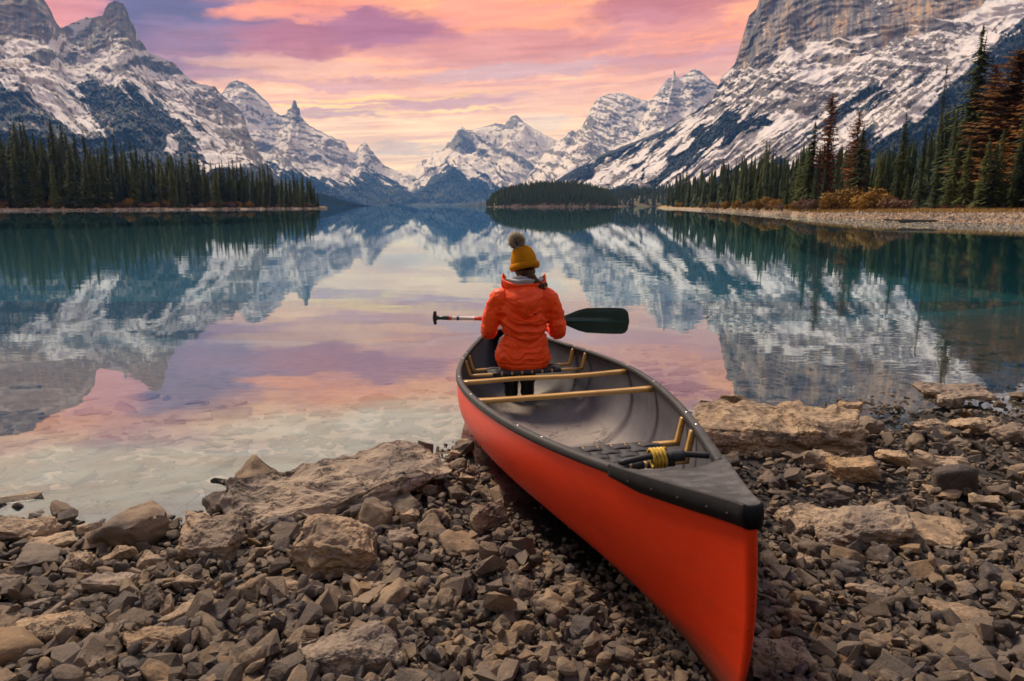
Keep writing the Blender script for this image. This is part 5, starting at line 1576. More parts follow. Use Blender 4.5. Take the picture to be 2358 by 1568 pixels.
hero(1075, 1105, 48, .7, .8, 0, 227, 'small grey stone touching the hull left side', (0, 0), .2, 12, .6, 3)
hero(1045, 1045, 40, .6, .7, 10, 228, 'tiny pile of dark stones top at the waterline by the hull', (0, 0), .2, 10, .6, 3)
hero(512, 1108, 66, 0.26, 0.25, -8, 229, 'black waterlogged lump of driftwood poking out of the shallow water', (0, 4), 0.2, 14, .5, 3, .9, 'driftwood', 'driftwood', matl=simple('wet_black_wood', (0.022, 0.018, 0.018, 1), 0.35, bump=0.01, bscale=60), z=0.015)
hero(297, 1214, 24, 0.7, 0.7, 0, 230, 'single small dark stone poking out of the shallow water', (0, 0), 0.2, 8, .6, 2, z=-0.03, matl=M_ST_OBJ)
hero(350, 1112, 120, 0.06, 0.85, 35, 231, 'pale submerged slab lying alone under the shallow water at the left', (0, 0), 0.2, 9, .6, 3, .1, 'slab', z=-0.10, matl=simple('pale_slab', (0.62, 0.46, 0.32, 1), .9, nscale=12, namp=.12))
hero(965, 1035, 34, .4, .4, -20, 232, 'small splinter of wood poking out of the water left of the canoe', (0, 20), .1, 8, .5, 2, .3, 'stick', 'driftwood', z=-.02)

import re as _re
HLAB = [(h[0], h[1], _re.split(r' (?:at|in|on|cut|just|right|left|between|behind|near|below|by|with|standing|lying|level|against|propping|above|where|poking|alone|under|of) ', l)[0]) for h, l in zip(HERO, HNAME)]
def blocked(x, y, pad=0.0):
    for hx, hy, a_, b_, yw, _ in HERO:
        dx, dy = x - hx, y - hy
        u = dx * math.cos(yw) + dy * math.sin(yw); v = -dx * math.sin(yw) + dy * math.cos(yw)
        if (u / (a_ + pad)) ** 2 + (v / (b_ + pad)) ** 2 < 0.8: return True
    return False
_CI = CM.inverted()
def under_canoe(x, y, pad=0.0):
    p = _CI @ Vector((x, y, 0.1)); rr = p.y / CL + .5
    if rr < 0.0 or rr > 1: return False
    return abs(p.x) < float(cb(rr)) * 0.75 + pad

# loose stones one can pick out: separate objects sharing a set of shapes
KINDS = []
r = np.random.default_rng(31)
for s in range(30):
    dims = (1, r.uniform(.5, .9), r.uniform(.28, .65))
    KINDS.append((rock_mesh('stone', 300 + s, dims, int(r.integers(16, 28)), r.uniform(.32, .6), 3, 1.0, M_ST_OBJ, True, 0.4 * (s % 2)), dims))
def in_view(x, y):
    px, py = proj(x, y, 0.05); return -120 < px < 2480 and py < 1700
placed = []
zones = {'left': [], 'mid': [], 'right': []}
tries = 0
while len(placed) < 238 and tries < 30000:
    tries += 1
    px, py = r.uniform(-60, 2420), 900 + 720 * r.random() ** 0.85
    q = atZ(px, py, 0.06); x, y = q[0], q[1]
    d = float(shore(x)) - y
    if d < (-0.03 if px < 1100 else -0.2) or y < 1.2: continue
    s = float(np.clip(r.lognormal(math.log(0.10), 0.5) * (1.4 if px < 900 else 1), 0.05, 0.34))
    if px > 1650 and py > 1250: s *= 0.8
    if 900 < px < 1600 and py > 1350: s *= 0.75
    if blocked(x, y, s * 0.25) or under_canoe(x, y, s * .4): continue
    if any((x - a) ** 2 + (y - b) ** 2 < (0.40 * (s + c)) ** 2 for a, b, c in placed): continue
    placed.append((x, y, s))
    me, dims = KINDS[int(r.integers(len(KINDS)))]
    z = float(ground(x, y)) + s * dims[2] * 0.32 * (1 if d > 0 else .5)
    side = 'left' if px < 620 else 'mid' if px < 1650 else 'low' if py > 1250 else 'up'
    grp = {'left': 'loose stones on the left of the shore', 'mid': 'loose stones left of the hull', 'low': 'loose stones at the lower right', 'up': 'loose stones on the upper right shore'}[side]
    hx_, hy_, hl_ = min(HLAB, key=lambda h: (h[0] - x) ** 2 + (h[1] - y) ** 2)
    dx, dy = x - hx_, y - hy_
    rel = ('right of' if dx > 0 else 'left of') if abs(dx) > abs(dy) else ('behind' if dy > 0 else 'in front of')
    if math.hypot(dx, dy) < .22: rel = 'close ' + rel if rel[0] in 'bi' else 'just ' + rel
    siz = 'small' if s < .075 else 'fist sized' if s < .11 else 'large' if s > .16 else 'middling'
    shp_ = 'flat' if dims[2] < .40 else 'chunky' if dims[2] > .54 else 'angular'
    lb = ' '.join(('%s %s stone %s the %s' % (siz, shp_, rel, hl_)).split()[:16])
    obj('stone', me, loc=(x, y, z), rot=(r.normal(0, .35), r.normal(0, .35), r.uniform(0, 6.28)), scale=(s * r.uniform(.85, 1.25), s, s * r.uniform(.8, 1.2)), label=lb, cat='stone', group=grp)

# gravel: many small stones in one mass, real geometry
def scatter(name, n, gen, seed, mat_, nk=40, pts=(9, 15), flat=(.35, .75), box=(.5, .9), round_=0):
    r = np.random.default_rng(seed)
    shapes = []
    for k in range(nk):
        dims = (1, r.uniform(.55, .95), r.uniform(*flat))
        V, F = hull_mesh(seed * 100 + k, int(r.integers(*pts)), r.uniform(*box), dims)
        if round_:
            V, F = subdiv(V, F, 1); V = relax(V, F, 2, .5); V *= 1.15
        shapes.append((V, F))
    by = [[] for _ in range(nk)]
    for _ in range(n):
        g_ = gen(r)
        if g_ is not None: by[int(r.integers(nk))].append(g_)
    VV = []; FF = []; TT = []; off = 0
    for (V, F), lst in zip(shapes, by):
        if not lst: continue
        A = np.array(lst)                       # x y z size tiltx tilty rz tint
        m_ = len(A); s = A[:, 3]
        sc = s[:, None, None] * np.random.default_rng(off + 1).uniform(.8, 1.2, (m_, 1, 3))
        P_ = V[None] * sc
        for ax, (i, j) in ((4, (1, 2)), (5, (2, 0)), (6, (0, 1))):
            c, s_ = np.cos(A[:, ax])[:, None], np.sin(A[:, ax])[:, None]
            a0, b0 = P_[..., i].copy(), P_[..., j].copy()
            P_[..., i] = a0 * c - b0 * s_; P_[..., j] = a0 * s_ + b0 * c
        P_ += A[:, None, :3]
        VV.append(P_.reshape(-1, 3)); FF.append((F[None] + (np.arange(m_) * len(V))[:, None, None]).reshape(-1, 3) + off)
        TT.append(np.repeat(A[:, 7], len(V))); off += m_ * len(V)
    return obj(name, mesh_np(name, np.concatenate(VV), np.concatenate(FF), mat_, False, {'tint': np.concatenate(TT)}), kind='stuff')
HA = np.array([h[:5] for h in HERO])
def covered(x, y):
    dx, dy = x - HA[:, 0], y - HA[:, 1]; c, s_ = np.cos(HA[:, 4]), np.sin(HA[:, 4])
    return bool(np.any(((dx * c + dy * s_) / (HA[:, 2] * .97)) ** 2 + ((-dx * s_ + dy * c) / (HA[:, 3] * .97)) ** 2 < .74))
def g_land(smin, smed, smax, sig, hump):
    def f(r):
        px, py = r.uniform(-260, 2640), 905 + 820 * r.random() ** 0.72
        q = atZ(px, py, 0.06); x, y = q[0], q[1]
        if r.random() < .30: x, y = r.uniform(-4, 6.5), r.uniform(1.0, 5.9)
        d = float(shore(x)) - y
        if d < -0.15 or y < 0.3: return None
        if covered(x, y): return None
        s = float(np.clip(r.lognormal(math.log(smed), sig) * (1.25 if px < 900 else 1), smin, smax))
        if under_canoe(x, y) and s > .05: s = .03
        z = float(ground(x, y)) + r.uniform(-.2, hump) * s
        z = min(z, float(hull_under(x, y)) - s * .55)
        return (x, y, z, s, r.normal(0, .4), r.normal(0, .4), r.uniform(0, 6.28), r.beta(2.2, 2.4))
    return f
scatter('shore_gravel', 15000, g_land(.012, .028, .07, .40, .7), 3, M_ST_ATTR, flat=(.35, .8))
scatter('shore_pebbles', 11000, g_land(.014, .034, .08, .38, .8), 4, M_ST_ATTR, flat=(.35, .75), round_=1)
scatter('shore_rubble', 3200, g_land(.04, .062, .13, .34, .45), 5, M_ST_ATTR, pts=(10, 16), nk=40, flat=(.28, .65), box=(.4, .7))
def g_bed(r):
    px, py = r.uniform(-200, 2560), 700 + 560 * r.random() ** .7
    q = atZ(px, py, -.1); x, y = q[0], q[1]
    d = y - float(shore(x))
    if d < 0.02 or y > 14 or (x < 1.2 and r.random() < (d - 0.8) / 2.2): return None
    s = float(np.clip(r.lognormal(math.log(.115), .5), .04, .42))
    return (x, y, float(ground(x, y)) + .0 * s - .006, s, r.normal(0, .06), r.normal(0, .06), r.uniform(0, 6.28), r.uniform(.50, .92) if x < 1.2 else r.uniform(.05, .45))
scatter('lake_bed_stones', 6500, g_bed, 7, stone_mat('sunken_stones', 'attr', 1.55), pts=(9, 14), nk=30, flat=(.14, .34), box=(.4, .8))
# ================================================================== PERSON
def seat_point():
    rr = 0.680
    p = CM @ Vector((0.0, float(cy_(rr)), float(cg(rr)) - 0.115 + 0.016)); return p
PS = seat_point() + Vector((-0.004, 0.0, 0.0))
PYAW = R(4.0)
person = obj('person', None, loc=PS, rot=(0, 0, PYAW), label='person in an orange jacket and mustard bobble hat sitting in the canoe, seen from behind', cat='person')

def ring_tube(path, radii, n=20, squash=None, cap=True):
    """tube of elliptical rings; radii = (rx, ry) per point; returns V, F"""
    path = np.asarray(path, float); radii = np.asarray(radii, float)
    if radii.ndim == 1: radii = np.stack([radii, radii], 1)
    tg = np.gradient(path, axis=0); tg /= np.linalg.norm(tg, axis=1)[:, None] + 1e-9
    V = []; ref = np.array([1.0, 0, 0])
    for i in range(len(path)):
        t_ = tg[i]
        s_ = ref - t_ * ref.dot(t_)
        if np.linalg.norm(s_) < .2: s_ = np.array([0, 1.0, 0]) - t_ * t_[1]
        s_ /= np.linalg.norm(s_); u_ = np.cross(t_, s_)
        for j in range(n):
            a = 2 * math.pi * j / n
            V.append(path[i] + s_ * radii[i, 0] * math.cos(a) + u_ * radii[i, 1] * math.sin(a))
    F = []
    for i in range(len(path) - 1):
        for j in range(n):
            F.append((i * n + j, i * n + (j + 1) % n, (i + 1) * n + (j + 1) % n, (i + 1) * n + j))
    if cap:
        F.append(tuple(range(n))[::-1]); F.append(tuple((len(path) - 1) * n + j for j in range(n)))
    return V, F
def resample(path, radii, m_=24):
    path = np.asarray(path, float); radii = np.asarray(radii, float)
    if radii.ndim == 1: radii = np.stack([radii, radii], 1)
    s = np.concatenate([[0], np.cumsum(np.linalg.norm(np.diff(path, axis=0), axis=1))])
    q = np.linspace(0, s[-1], m_)
    def cub(y):
        # Catmull-Rom style smoothing
        out = np.interp(q, s, y)
        for _ in range(2):
            out[1:-1] = out[1:-1] * .5 + (out[:-2] + out[2:]) * .25
        return out
    return np.stack([cub(path[:, k]) for k in range(3)], 1), np.stack([cub(radii[:, k]) for k in range(2)], 1)
def ellipsoid(c, r_, seg=20, rings=12):
    V = []; F = []
    for i in range(rings + 1):
        th = math.pi * i / rings
        for j in range(seg):
            a = 2 * math.pi * j / seg
            V.append((c[0] + r_[0] * math.sin(th) * math.cos(a), c[1] + r_[1] * math.sin(th) * math.sin(a), c[2] + r_[2] * math.cos(th)))
    for i in range(rings):
        for j in range(seg):
            F.append((i * seg + j, (i + 1) * seg + j, (i + 1) * seg + (j + 1) % seg, i * seg + (j + 1) % seg))
    return V, F
def fuse(parts, voxel, it=6, fac=0.5):
    """closed shapes grown together into one continuous surface"""
    V = []; F = []
    for v, f in parts:
        o_ = len(V); V += [tuple(map(float, p)) for p in v]; F += [tuple(int(i) + o_ for i in q) for q in f]
    me = bpy.data.meshes.new('tmp'); me.from_pydata(V, [], F)
    bm = bmesh.new(); bm.from_mesh(me)
    bmesh.ops.remove_doubles(bm, verts=bm.verts, dist=1e-5); bmesh.ops.recalc_face_normals(bm, faces=bm.faces); bm.to_mesh(me); bm.free()
    tmp = bpy.data.objects.new('tmp', me); COL.objects.link(tmp)
    md = tmp.modifiers.new('r', 'REMESH'); md.mode = 'VOXEL'; md.voxel_size = voxel
    sm = tmp.modifiers.new('s', 'SMOOTH'); sm.factor = fac; sm.iterations = it
    dg = bpy.context.evaluated_depsgraph_get()
    out = bpy.data.meshes.new_from_object(tmp.evaluated_get(dg))
    bpy.data.objects.remove(tmp); bpy.data.meshes.remove(me)
    return out
def co(me):
    a = np.zeros(len(me.vertices) * 3, np.float32); me.vertices.foreach_get('co', a); return a.reshape(-1, 3).astype(float)
def nor(me):
    a = np.zeros(len(me.vertices) * 3, np.float32); me.vertices.foreach_get('normal', a); return a.reshape(-1, 3).astype(float)
def setco(me, V):
    me.vertices.foreach_set('co', V.astype(np.float32).ravel()); me.update()
def finish(me, mat_):
    me.materials.clear(); me.materials.append(mat_)
    me.polygons.foreach_set('use_smooth', np.ones(len(me.polygons), bool)); me.update(); return me

def cloth(name, col, rough=0.6, weave=900, bumpd=0.0005, sheen=0.0, var=0.12):
    m_, t, b, out = new_mat(name)
    g = t.new('ShaderNodeTexCoord').outputs['Object']
    n = t.noise(g, 9, 5, 0.6)
    c = t.ramp(n, [(0.3, tuple(x * (1 - var) for x in col[:3]) + (1,)), (0.7, tuple(min(1, x * (1 + var)) for x in col[:3]) + (1,))])
    t.put(b.inputs['Base Color'], c)
    b.inputs['Roughness'].default_value = rough
    b.inputs['Sheen Weight'].default_value = sheen
    b.inputs['Specular IOR Level'].default_value = 0.3
    bp = t.new('ShaderNodeBump'); bp.inputs['Distance'].default_value = bumpd
    t.put(bp.inputs['Height'], t.noise(g, weave, 2, 0.5)); t.l.new(bp.outputs[0], b.inputs['Normal'])
    return m_
M_JACKET = cloth('orange_shell_fabric', (0.96, 0.078, 0.010, 1), 0.5, 500, 0.0006)
M_FLEECE = cloth('grey_fleece', (0.36, 0.38, 0.42, 1), 0.95, 160, 0.004, 0.3, 0.3)
M_TROUSER = cloth('black_trousers', (0.016, 0.017, 0.020, 1), 0.8, 300, 0.0008)
M_BOOT = cloth('dark_boots', (0.020, 0.022, 0.024, 1), 0.55, 200, 0.0006)
M_SKIN = cloth('skin', (0.60, 0.36, 0.26, 1), 0.55, 300, 0.0003, 0, .06)
M_HAIR = cloth('brown_hair', (0.055, 0.026, 0.012, 1), 0.5, 350, 0.004, 0, .7)
M_HAIRTIP = cloth('light_hair_tips', (0.42, 0.24, 0.11, 1), 0.55, 350, 0.004, 0, .5)
M_FUR = cloth('pompom_fur', (0.95, 0.74, 0.55, 1), 0.9, 120, 0.002, 0.2, .6)
M_FURD = cloth('pompom_dark_fur', (0.09, 0.055, 0.035, 1), 0.9, 120, 0.002, 0.2, .5)
def knit():
    m_, t, b, out = new_mat('mustard_knit')
    g = t.new('ShaderNodeTexCoord').outputs['Object']
    n = t.noise(g, 14, 4, 0.6)
    t.put(b.inputs['Base Color'], t.ramp(n, [(0.3, (0.60, 0.23, 0.008, 1)), (0.7, (0.80, 0.35, 0.014, 1))]))
    b.inputs['Roughness'].default_value = 0.95; b.inputs['Specular IOR Level'].default_value = 0.1
    wv = t.new('ShaderNodeTexWave'); wv.inputs['Scale'].default_value = 46; wv.inputs['Distortion'].default_value = 1.5
    wv.bands_direction = 'X'; t.l.new(g, wv.inputs['Vector'])
    w2 = t.new('ShaderNodeTexWave'); w2.inputs['Scale'].default_value = 60; w2.inputs['Distortion'].default_value = 2; w2.bands_direction = 'Z'; t.l.new(g, w2.inputs['Vector'])
    bp = t.new('ShaderNodeBump'); bp.inputs['Distance'].default_value = 0.004
    t.put(bp.inputs['Height'], t.m('ADD', wv.outputs['Fac'], t.m('MULTIPLY', w2.outputs['Fac'], .6))); t.l.new(bp.outputs[0], b.inputs['Normal'])
    return m_
M_KNIT = knit()

# skeleton, metres above / ahead of the seat point (x right, y forward)
HD = np.array([0.005, 0.055, 0.700])
SHL, SHR = np.array([-.165, .0, .490]), np.array([.165, .0, .490])
ELL, ELR = np.array([-.235, .045, .235]), np.array([.238, .045, .240])
HAL, HAR = np.array([-.150, .300, .285]), np.array([.170, .300, .268])
KNL, KNR = np.array([-.085, .40, .100]), np.array([.085, .40, .100])
ANL, ANR = np.array([-.060, .36, -.250]), np.array([.060, .36, -.250])
PDIR = np.array([1.0, 0.0, -0.030]); PDIR /= np.linalg.norm(PDIR)

# body: one continuous surface with head, ears, nose, arms, hands and five fingers each
parts = [ellipsoid(HD, (.073, .090, .105), 24, 16), ellipsoid(HD + np.array([0, .030, -.055]), (.050, .060, .055)),
         ellipsoid(HD + np.array([0, .094, -.010]), (.011, .018, .024), 10, 8), ellipsoid(HD + np.array([.074, .004, -.012]), (.008, .018, .030), 10, 8),
         ellipsoid(HD + np.array([-.074, .004, -.012]), (.008, .018, .030), 10, 8), ellipsoid(HD + np.array([0, .084, -.052]), (.022, .010, .006), 10, 8)]
def tube(path, rad, m_=18, n=16): return ring_tube(*resample(path, rad, m_), n)
parts.append(tube([(0, .02, .50), (0, .035, .57), (0, .048, .65)], [.052, .047, .050]))
parts.append(tube([(0, .03, .02), (0, .02, .15), (0, .0, .30), (0, .0, .42), (0, .015, .51)], [(.15, .10), (.125, .09), (.14, .095), (.15, .09), (.06, .05)], 24, 22))
for sh, el, ha, sx in ((SHL, ELL, HAL, -1), (SHR, ELR, HAR, 1)):
    parts.append(tube([sh * .85 + np.array([0, 0, .07]), sh, (sh + el) / 2, el, (el + ha) / 2, ha - np.array([0, .045, 0])], [.045, .046, .040, .035, .030, .024]))
    w_ = ha - np.array([0, .045, -.004])
    palm = ha + np.array([0, -.004, .030])
    parts.append(tube([w_, (w_ + palm) / 2 + np.array([0, 0, .004]), palm + np.array([0, .018, .002])], [(.026, .020), (.038, .016), (.040, .013)], 10, 14))
    for f_ in range(4):                       # four fingers curled over the shaft
        o_ = -.030 + .0205 * f_; L = [.90, 1.02, 1.0, .82][f_ if sx > 0 else 3 - f_]
        b0 = palm + np.array([o_, .014, .002]); c_ = ha + np.array([o_, 0, 0])
        pts = [b0, c_ + np.array([0, .030 * L, .020]), c_ + np.array([0, .034 * L, -.004]), c_ + np.array([0, .014, -.026 * L]), c_ + np.array([0, -.006, -.026 * L])]
        parts.append(tube(pts, [.0095, .009, .0085, .008, .007], 12, 8))
    tx = -sx * .030
    parts.append(tube([palm + np.array([tx, -.014, -.004]), ha + np.array([tx * 1.6, -.026, .006]), ha + np.array([tx * 1.9, -.022, -.014]), ha + np.array([tx * 1.7, -.004, -.026])], [.012, .011, .0095, .0085], 10, 8))
for hp, kn, an in (((-.08, .04, .05), KNL, ANL), ((.08, .04, .05), KNR, ANR)):
    parts.append(tube([hp, (np.array(hp) + kn) / 2, kn, (kn + an) / 2, an, an + np.array([0, .10, -.05])], [.075, .070, .055, .048, .036, .034], 26, 16))
body = obj('body', finish(fuse(parts, 0.0062, 3, .5), M_SKIN), person)

# trousers and boots
parts = []
for hp, kn, an in (((-.08, .02, .050), KNL, ANL), ((.08, .02, .050), KNR, ANR)):
    parts.append(tube([hp, (np.array(hp) + kn) / 2, kn, (kn + an) / 2, an + np.array([0, 0, .04])], [.092, .086, .070, .062, .055], 26, 18))
parts.append(ellipsoid((0, 0.02, .055), (.175, .125, .085)))
me = fuse(parts, 0.009, 4)
V = co(me); N = nor(me); V += N * (fbm(V[:, 0] * 14, V[:, 1] * 14, V[:, 2] * 40, 3, 2) * .006)[:, None]; setco(me, V)
obj('trousers', finish(me, M_TROUSER), person)
for an, s_ in ((ANL, -1), (ANR, 1)):
    me = fuse([tube([an + np.array([0, -.005, .10]), an + np.array([0, -.005, .02]), an + np.array([0, .0, -.03])], [.054, .050, .052]),
               tube([an + np.array([0, -.045, -.045]), an + np.array([0, .03, -.040]), an + np.array([0, .12, -.050]), an + np.array([0, .185, -.058])], [(.042, .034), (.045, .036), (.046, .028), (.036, .020)], 16, 16)], .007, 3)
    obj('boot', finish(me, M_BOOT), person)

# jacket: torso and sleeves grown together, quilted by folds
def tor(z, hw, hd, yo): return (0.0, yo, z), (hw, hd)
ks = [tor(-.012, .135, .095, .035), tor(.010, .172, .128, .030), (tor(.055, .190, .138, .025)), tor(.105, .185, .130, .015), tor(.165, .162, .112, .008), tor(.215, .150, .105, .002),
      tor(.27, .152, .108, -.004), tor(.33, .160, .115, -.008), tor(.39, .166, .116, -.008), tor(.44, .165, .108, -.004), tor(.485, .150, .092, .002), tor(.520, .115, .078, .010), tor(.548, .088, .070, .018)]
parts = [ring_tube([k[0] for k in ks], [k[1] for k in ks], 36)]
for sh, el, ha, s_ in ((SHL, ELL, HAL, -1), (SHR, ELR, HAR, 1)):
    parts.append(tube([sh * .55 + np.array([0, 0, .23 - .0]), sh + np.array([-s_ * .012, 0, -.005]), sh * .5 + el * .5 + np.array([s_ * .010, -.008, 0]), el + np.array([0, -.008, -.004]), el * .5 + ha * .5, ha + np.array([0, -.060, .006])],
                      [.050, .070, .060, .057, .048, .036], 34, 20))
me = fuse(parts, 0.0072, 5, .5)
V = co(me); N = nor(me)
x, y, z = V.T
arm = smooth(np.abs(x), .158, .19) * smooth(z, .12, .16)
back = 1 - arm
fold = ridged(x * 2.4 + 0.1 * z * 8, 3.0 + z * .3, z * 25 + .9 * np.sin(x * 8) + 2 * fbm(x * 5, y * 5, z * 5, 2, 8), 3, 4)     # horizontal wrinkles
fold = (fold - .35) * (0.018 * smooth(z, .02, .10) * smooth(z, .47, .36) + .004)
wa = ridged(x * 9, y * 9, z * 15, 3, 12) - .35
quilt = -0.004 * np.exp(-(((z * 9.5 + .35 * fbm(x * 5, 0, z * 4, 2, 6)) % 1 - .5) / .10) ** 2)
hem = -0.006 * np.exp(-((z - .035) / .006) ** 2)
d_ = back * (fold + quilt * .7 + hem) + arm * wa * .014 + fbm(x * 26, y * 26, z * 40, 3, 15) * .0022
seam = -0.004 * np.exp(-((np.abs(x) - (.118 + .10 * (z - .25) ** 2)) / .004) ** 2) * (y < 0) * back
V += N * (d_ + seam)[:, None]
setco(me, V)
obj('jacket', finish(me, M_JACKET), person)

# hood lying on the upper back
nu, nv = 44, 34
V = np.zeros((nu, nv, 3))
for i in range(nu):
    u = -1 + 2 * i / (nu - 1)
    for j in range(nv):
        v = j / (nv - 1)                       # 0 collar rim -> 1 lower tip
        w_ = 0.158 * (1 - v ** 2.4 * .80) * (1.0 + .06 * math.sin(v * 3))
        zt = 0.572 - 0.045 * abs(u) ** 2.2 + .012 * math.sin(u * 2 + .5)
        zb = 0.352 + 0.085 * abs(u) ** 1.6
        z = zt + (zb - zt) * v
        bulge = 0.050 * math.sin(math.pi * min(v * 1.02, 1)) ** .75 * (1 - u * u * .75) + .012
        yb = -0.108 + .010 * abs(z - .38) * 4
        y = yb - bulge + 0.125 * u * u * (1 - v * .25) + .04 * (1 - v) ** 3
        sag = ridged(u * 1.4 + 3, v * 5.5 + .8 * u * u, .3, 3, 9)
        y -= (sag - .4) * .020 * math.sin(math.pi * v)
        V[i, j] = (u * w_, y, z)
me = mesh_np('hood', V.reshape(-1, 3), quads(nu, nv), M_JACKET, True)
hood = obj('hood', me, person)
md = hood.modifiers.new('t', 'SOLIDIFY'); md.thickness = .012; md.offset = 0
# standing collar wings of the hood and its grey lining round the neck
def collar(name, r0, r1, z0, z1, a0, a1, mat_, thick, wob, seed, lift):
    n, m2 = 46, 12; V = np.zeros((n, m2, 3))
    for i in range(n):
        a = R(a0 + (a1 - a0) * i / (n - 1))
        e = abs(2 * i / (n - 1) - 1)
        for j in range(m2):
            k = j / (m2 - 1)
            rad = r0 + (r1 - r0) * k + wob * math.sin(a * 7 + k * 3 + seed)
            V[i, j] = (rad * 1.12 * math.cos(a), .012 + rad * .92 * math.sin(a), z0 + (z1 - z0) * k + lift * e ** 3 * k + wob * .8 * math.sin(a * 5 + seed))
    o = obj(name, mesh_np(name, V.reshape(-1, 3), quads(n, m2), mat_, True), hood)
    md = o.modifiers.new('t', 'SOLIDIFY'); md.thickness = thick; md.offset = 0
    return o
collar('hood_rim', .098, .128, .515, .575, 176, 364, M_JACKET, .010, .003, 1, .055)
collar('fleece_lining', .080, .108, .530, .604, 178, 362, M_FLEECE, .022, .004, 2, .004)
collar('fleece_lining', .062, .080, .545, .622, 195, 345, M_FLEECE, .018, .004, 5, -.01)
for s_, tz in ((-1, .640), (1, .625)):
    me = fuse([tube([(s_ * .100, .0, .52), (s_ * .128, .005, .57), (s_ * .130, .01, .61), (s_ * .138, .005, tz)], [(.034, .022), (.028, .014), (.016, .009), (.003, .003)], 16, 12)], .004, 2)
    obj('collar_wing', finish(me, M_JACKET), hood)
tg_ = obj('brand_tab', mesh_np('tab', [(.050, -.171, .384), (.066, -.168, .386), (.066, -.169, .393), (.050, -.172, .391)], [(0, 1, 2, 3)], M_TROUSER), hood)
tg_.name = 'fabric_tab'
md = tg_.modifiers.new('t', 'SOLIDIFY'); md.thickness = .003

# bobble hat
HT = Matrix.Translation(Vector((.004, .045, .700))) @ Euler((R(-10), R(-9), 0)).to_matrix().to_4x4()
n, m2 = 72, 22; V = np.zeros((n, m2, 3))
for i in range(n):
    a = 2 * math.pi * i / (n - 1)
    for j in range(m2):
        k = j / (m2 - 1)
        rad = math.cos(k * math.pi / 2 * .985) ** .62
        rib = 1 + .014 * math.cos(a * 26) * (1 - k) - .045 * (math.exp(-(((a * 5 / (2 * math.pi)) % 1 - .5) / .07) ** 2)) * (k > .25) * math.sin(k * math.pi)
        V[i, j] = (.088 * rad * rib * math.cos(a), .102 * rad * rib * math.sin(a), -.010 + .128 * math.sin(k * math.pi / 2))
hat = obj('beanie', mesh_np('beanie', V.reshape(-1, 3), quads(n, m2), M_KNIT, True), person)
hat.matrix_local = HT
n, m2 = 90, 12; V = np.zeros((n, m2, 3))
for i in range(n):
    a = 2 * math.pi * i / (n - 1)
    for j in range(m2):
        b_ = 2 * math.pi * j / (m2 - 1)
        rr_ = .016 * (1 + .10 * math.cos(a * 44))
        V[i, j] = ((.090 + rr_ * .75 * math.cos(b_)) * math.cos(a), (.104 + rr_ * .75 * math.cos(b_)) * math.sin(a), -.020 + rr_ * 1.35 * math.sin(b_))
obj('brim', mesh_np('brim', V.reshape(-1, 3), quads(n, m2), M_KNIT, True), hat)
def fur(seed, cnt, c, R_, mat_, sel):
    r = np.random.default_rng(seed); V = []; F = []; n = 0
    for _ in range(cnt):
        d = r.normal(0, 1, 3); d /= np.linalg.norm(d)
        if not sel(d, r): continue
        L = R_ * r.uniform(.82, 1.12); b0 = d * R_ * .45; e = d * L + r.normal(0, .006, 3)
        s_ = np.cross(d, r.normal(0, 1, 3)); s_ /= np.linalg.norm(s_); w_ = .0032
        mid_ = (b0 + e) / 2 + r.normal(0, .003, 3)
        V += [c + b0 - s_ * w_, c + b0 + s_ * w_, c + mid_ + s_ * w_, c + mid_ - s_ * w_, c + e]
        F += [(n, n + 1, n + 2), (n, n + 2, n + 3), (n + 3, n + 2, n + 4)]; n += 5
    return mesh_np('fur', V, F, mat_, True)
PC = np.array([-.026, -.030, .152])
V, F = ellipsoid(PC, (.033, .033, .032))
pom = obj('pompom', mesh_np('pompom', V, F, M_FUR, True), hat)
obj('fur', fur(1, 5200, PC, .057, M_FUR, lambda d, r: r.random() < (.95 if d[2] > -.2 else .35)), pom)
obj('dark_fur', fur(2, 700, PC, .057, M_FURD, lambda d, r: r.random() < (.85 if (d[2] < -.15 or (abs(d[0] - .2) < .25 and d[2] < .3)) else .06)), pom)

# brown hair: under the hat, gathered into a braid over the right shoulder
parts = [ellipsoid((.010, .018, .650), (.066, .058, .050))]
bp_ = [(.030, -.045, .640), (.050, -.062, .610), (.075, -.068, .580), (.100, -.055, .560), (.125, -.035, .553), (.140, -.018, .560)]
bp_ = np.array(bp_)
for k in np.linspace(0, 1, 12):
    p = np.array([np.interp(k, np.linspace(0, 1, len(bp_)), bp_[:, a]) for a in range(3)])
    s_ = (-1) ** int(round(k * 11)) * .007
    parts.append(ellipsoid(p + np.array([s_ * .6, 0, s_]), (.024 - .008 * k, .020 - .007 * k, .020 - .006 * k), 12, 8))
me = fuse(parts, .005, 1); V = co(me); N = nor(me); V += N * (ridged(V[:, 0] * 60, V[:, 1] * 60, V[:, 2] * 18, 3, 3) * .004)[:, None]; setco(me, V)
hair = obj('hair', finish(me, M_HAIR), person)
me = fuse([ellipsoid((.140, -.016, .562), (.017, .013, .020), 12, 8), tube([(.120, -.040, .556), (.138, -.030, .545), (.150, -.015, .560), (.145, -.010, .582)], [.013, .012, .010, .006])], .004, 1)
obj('braid_tip', finish(me, M_HAIRTIP), hair)

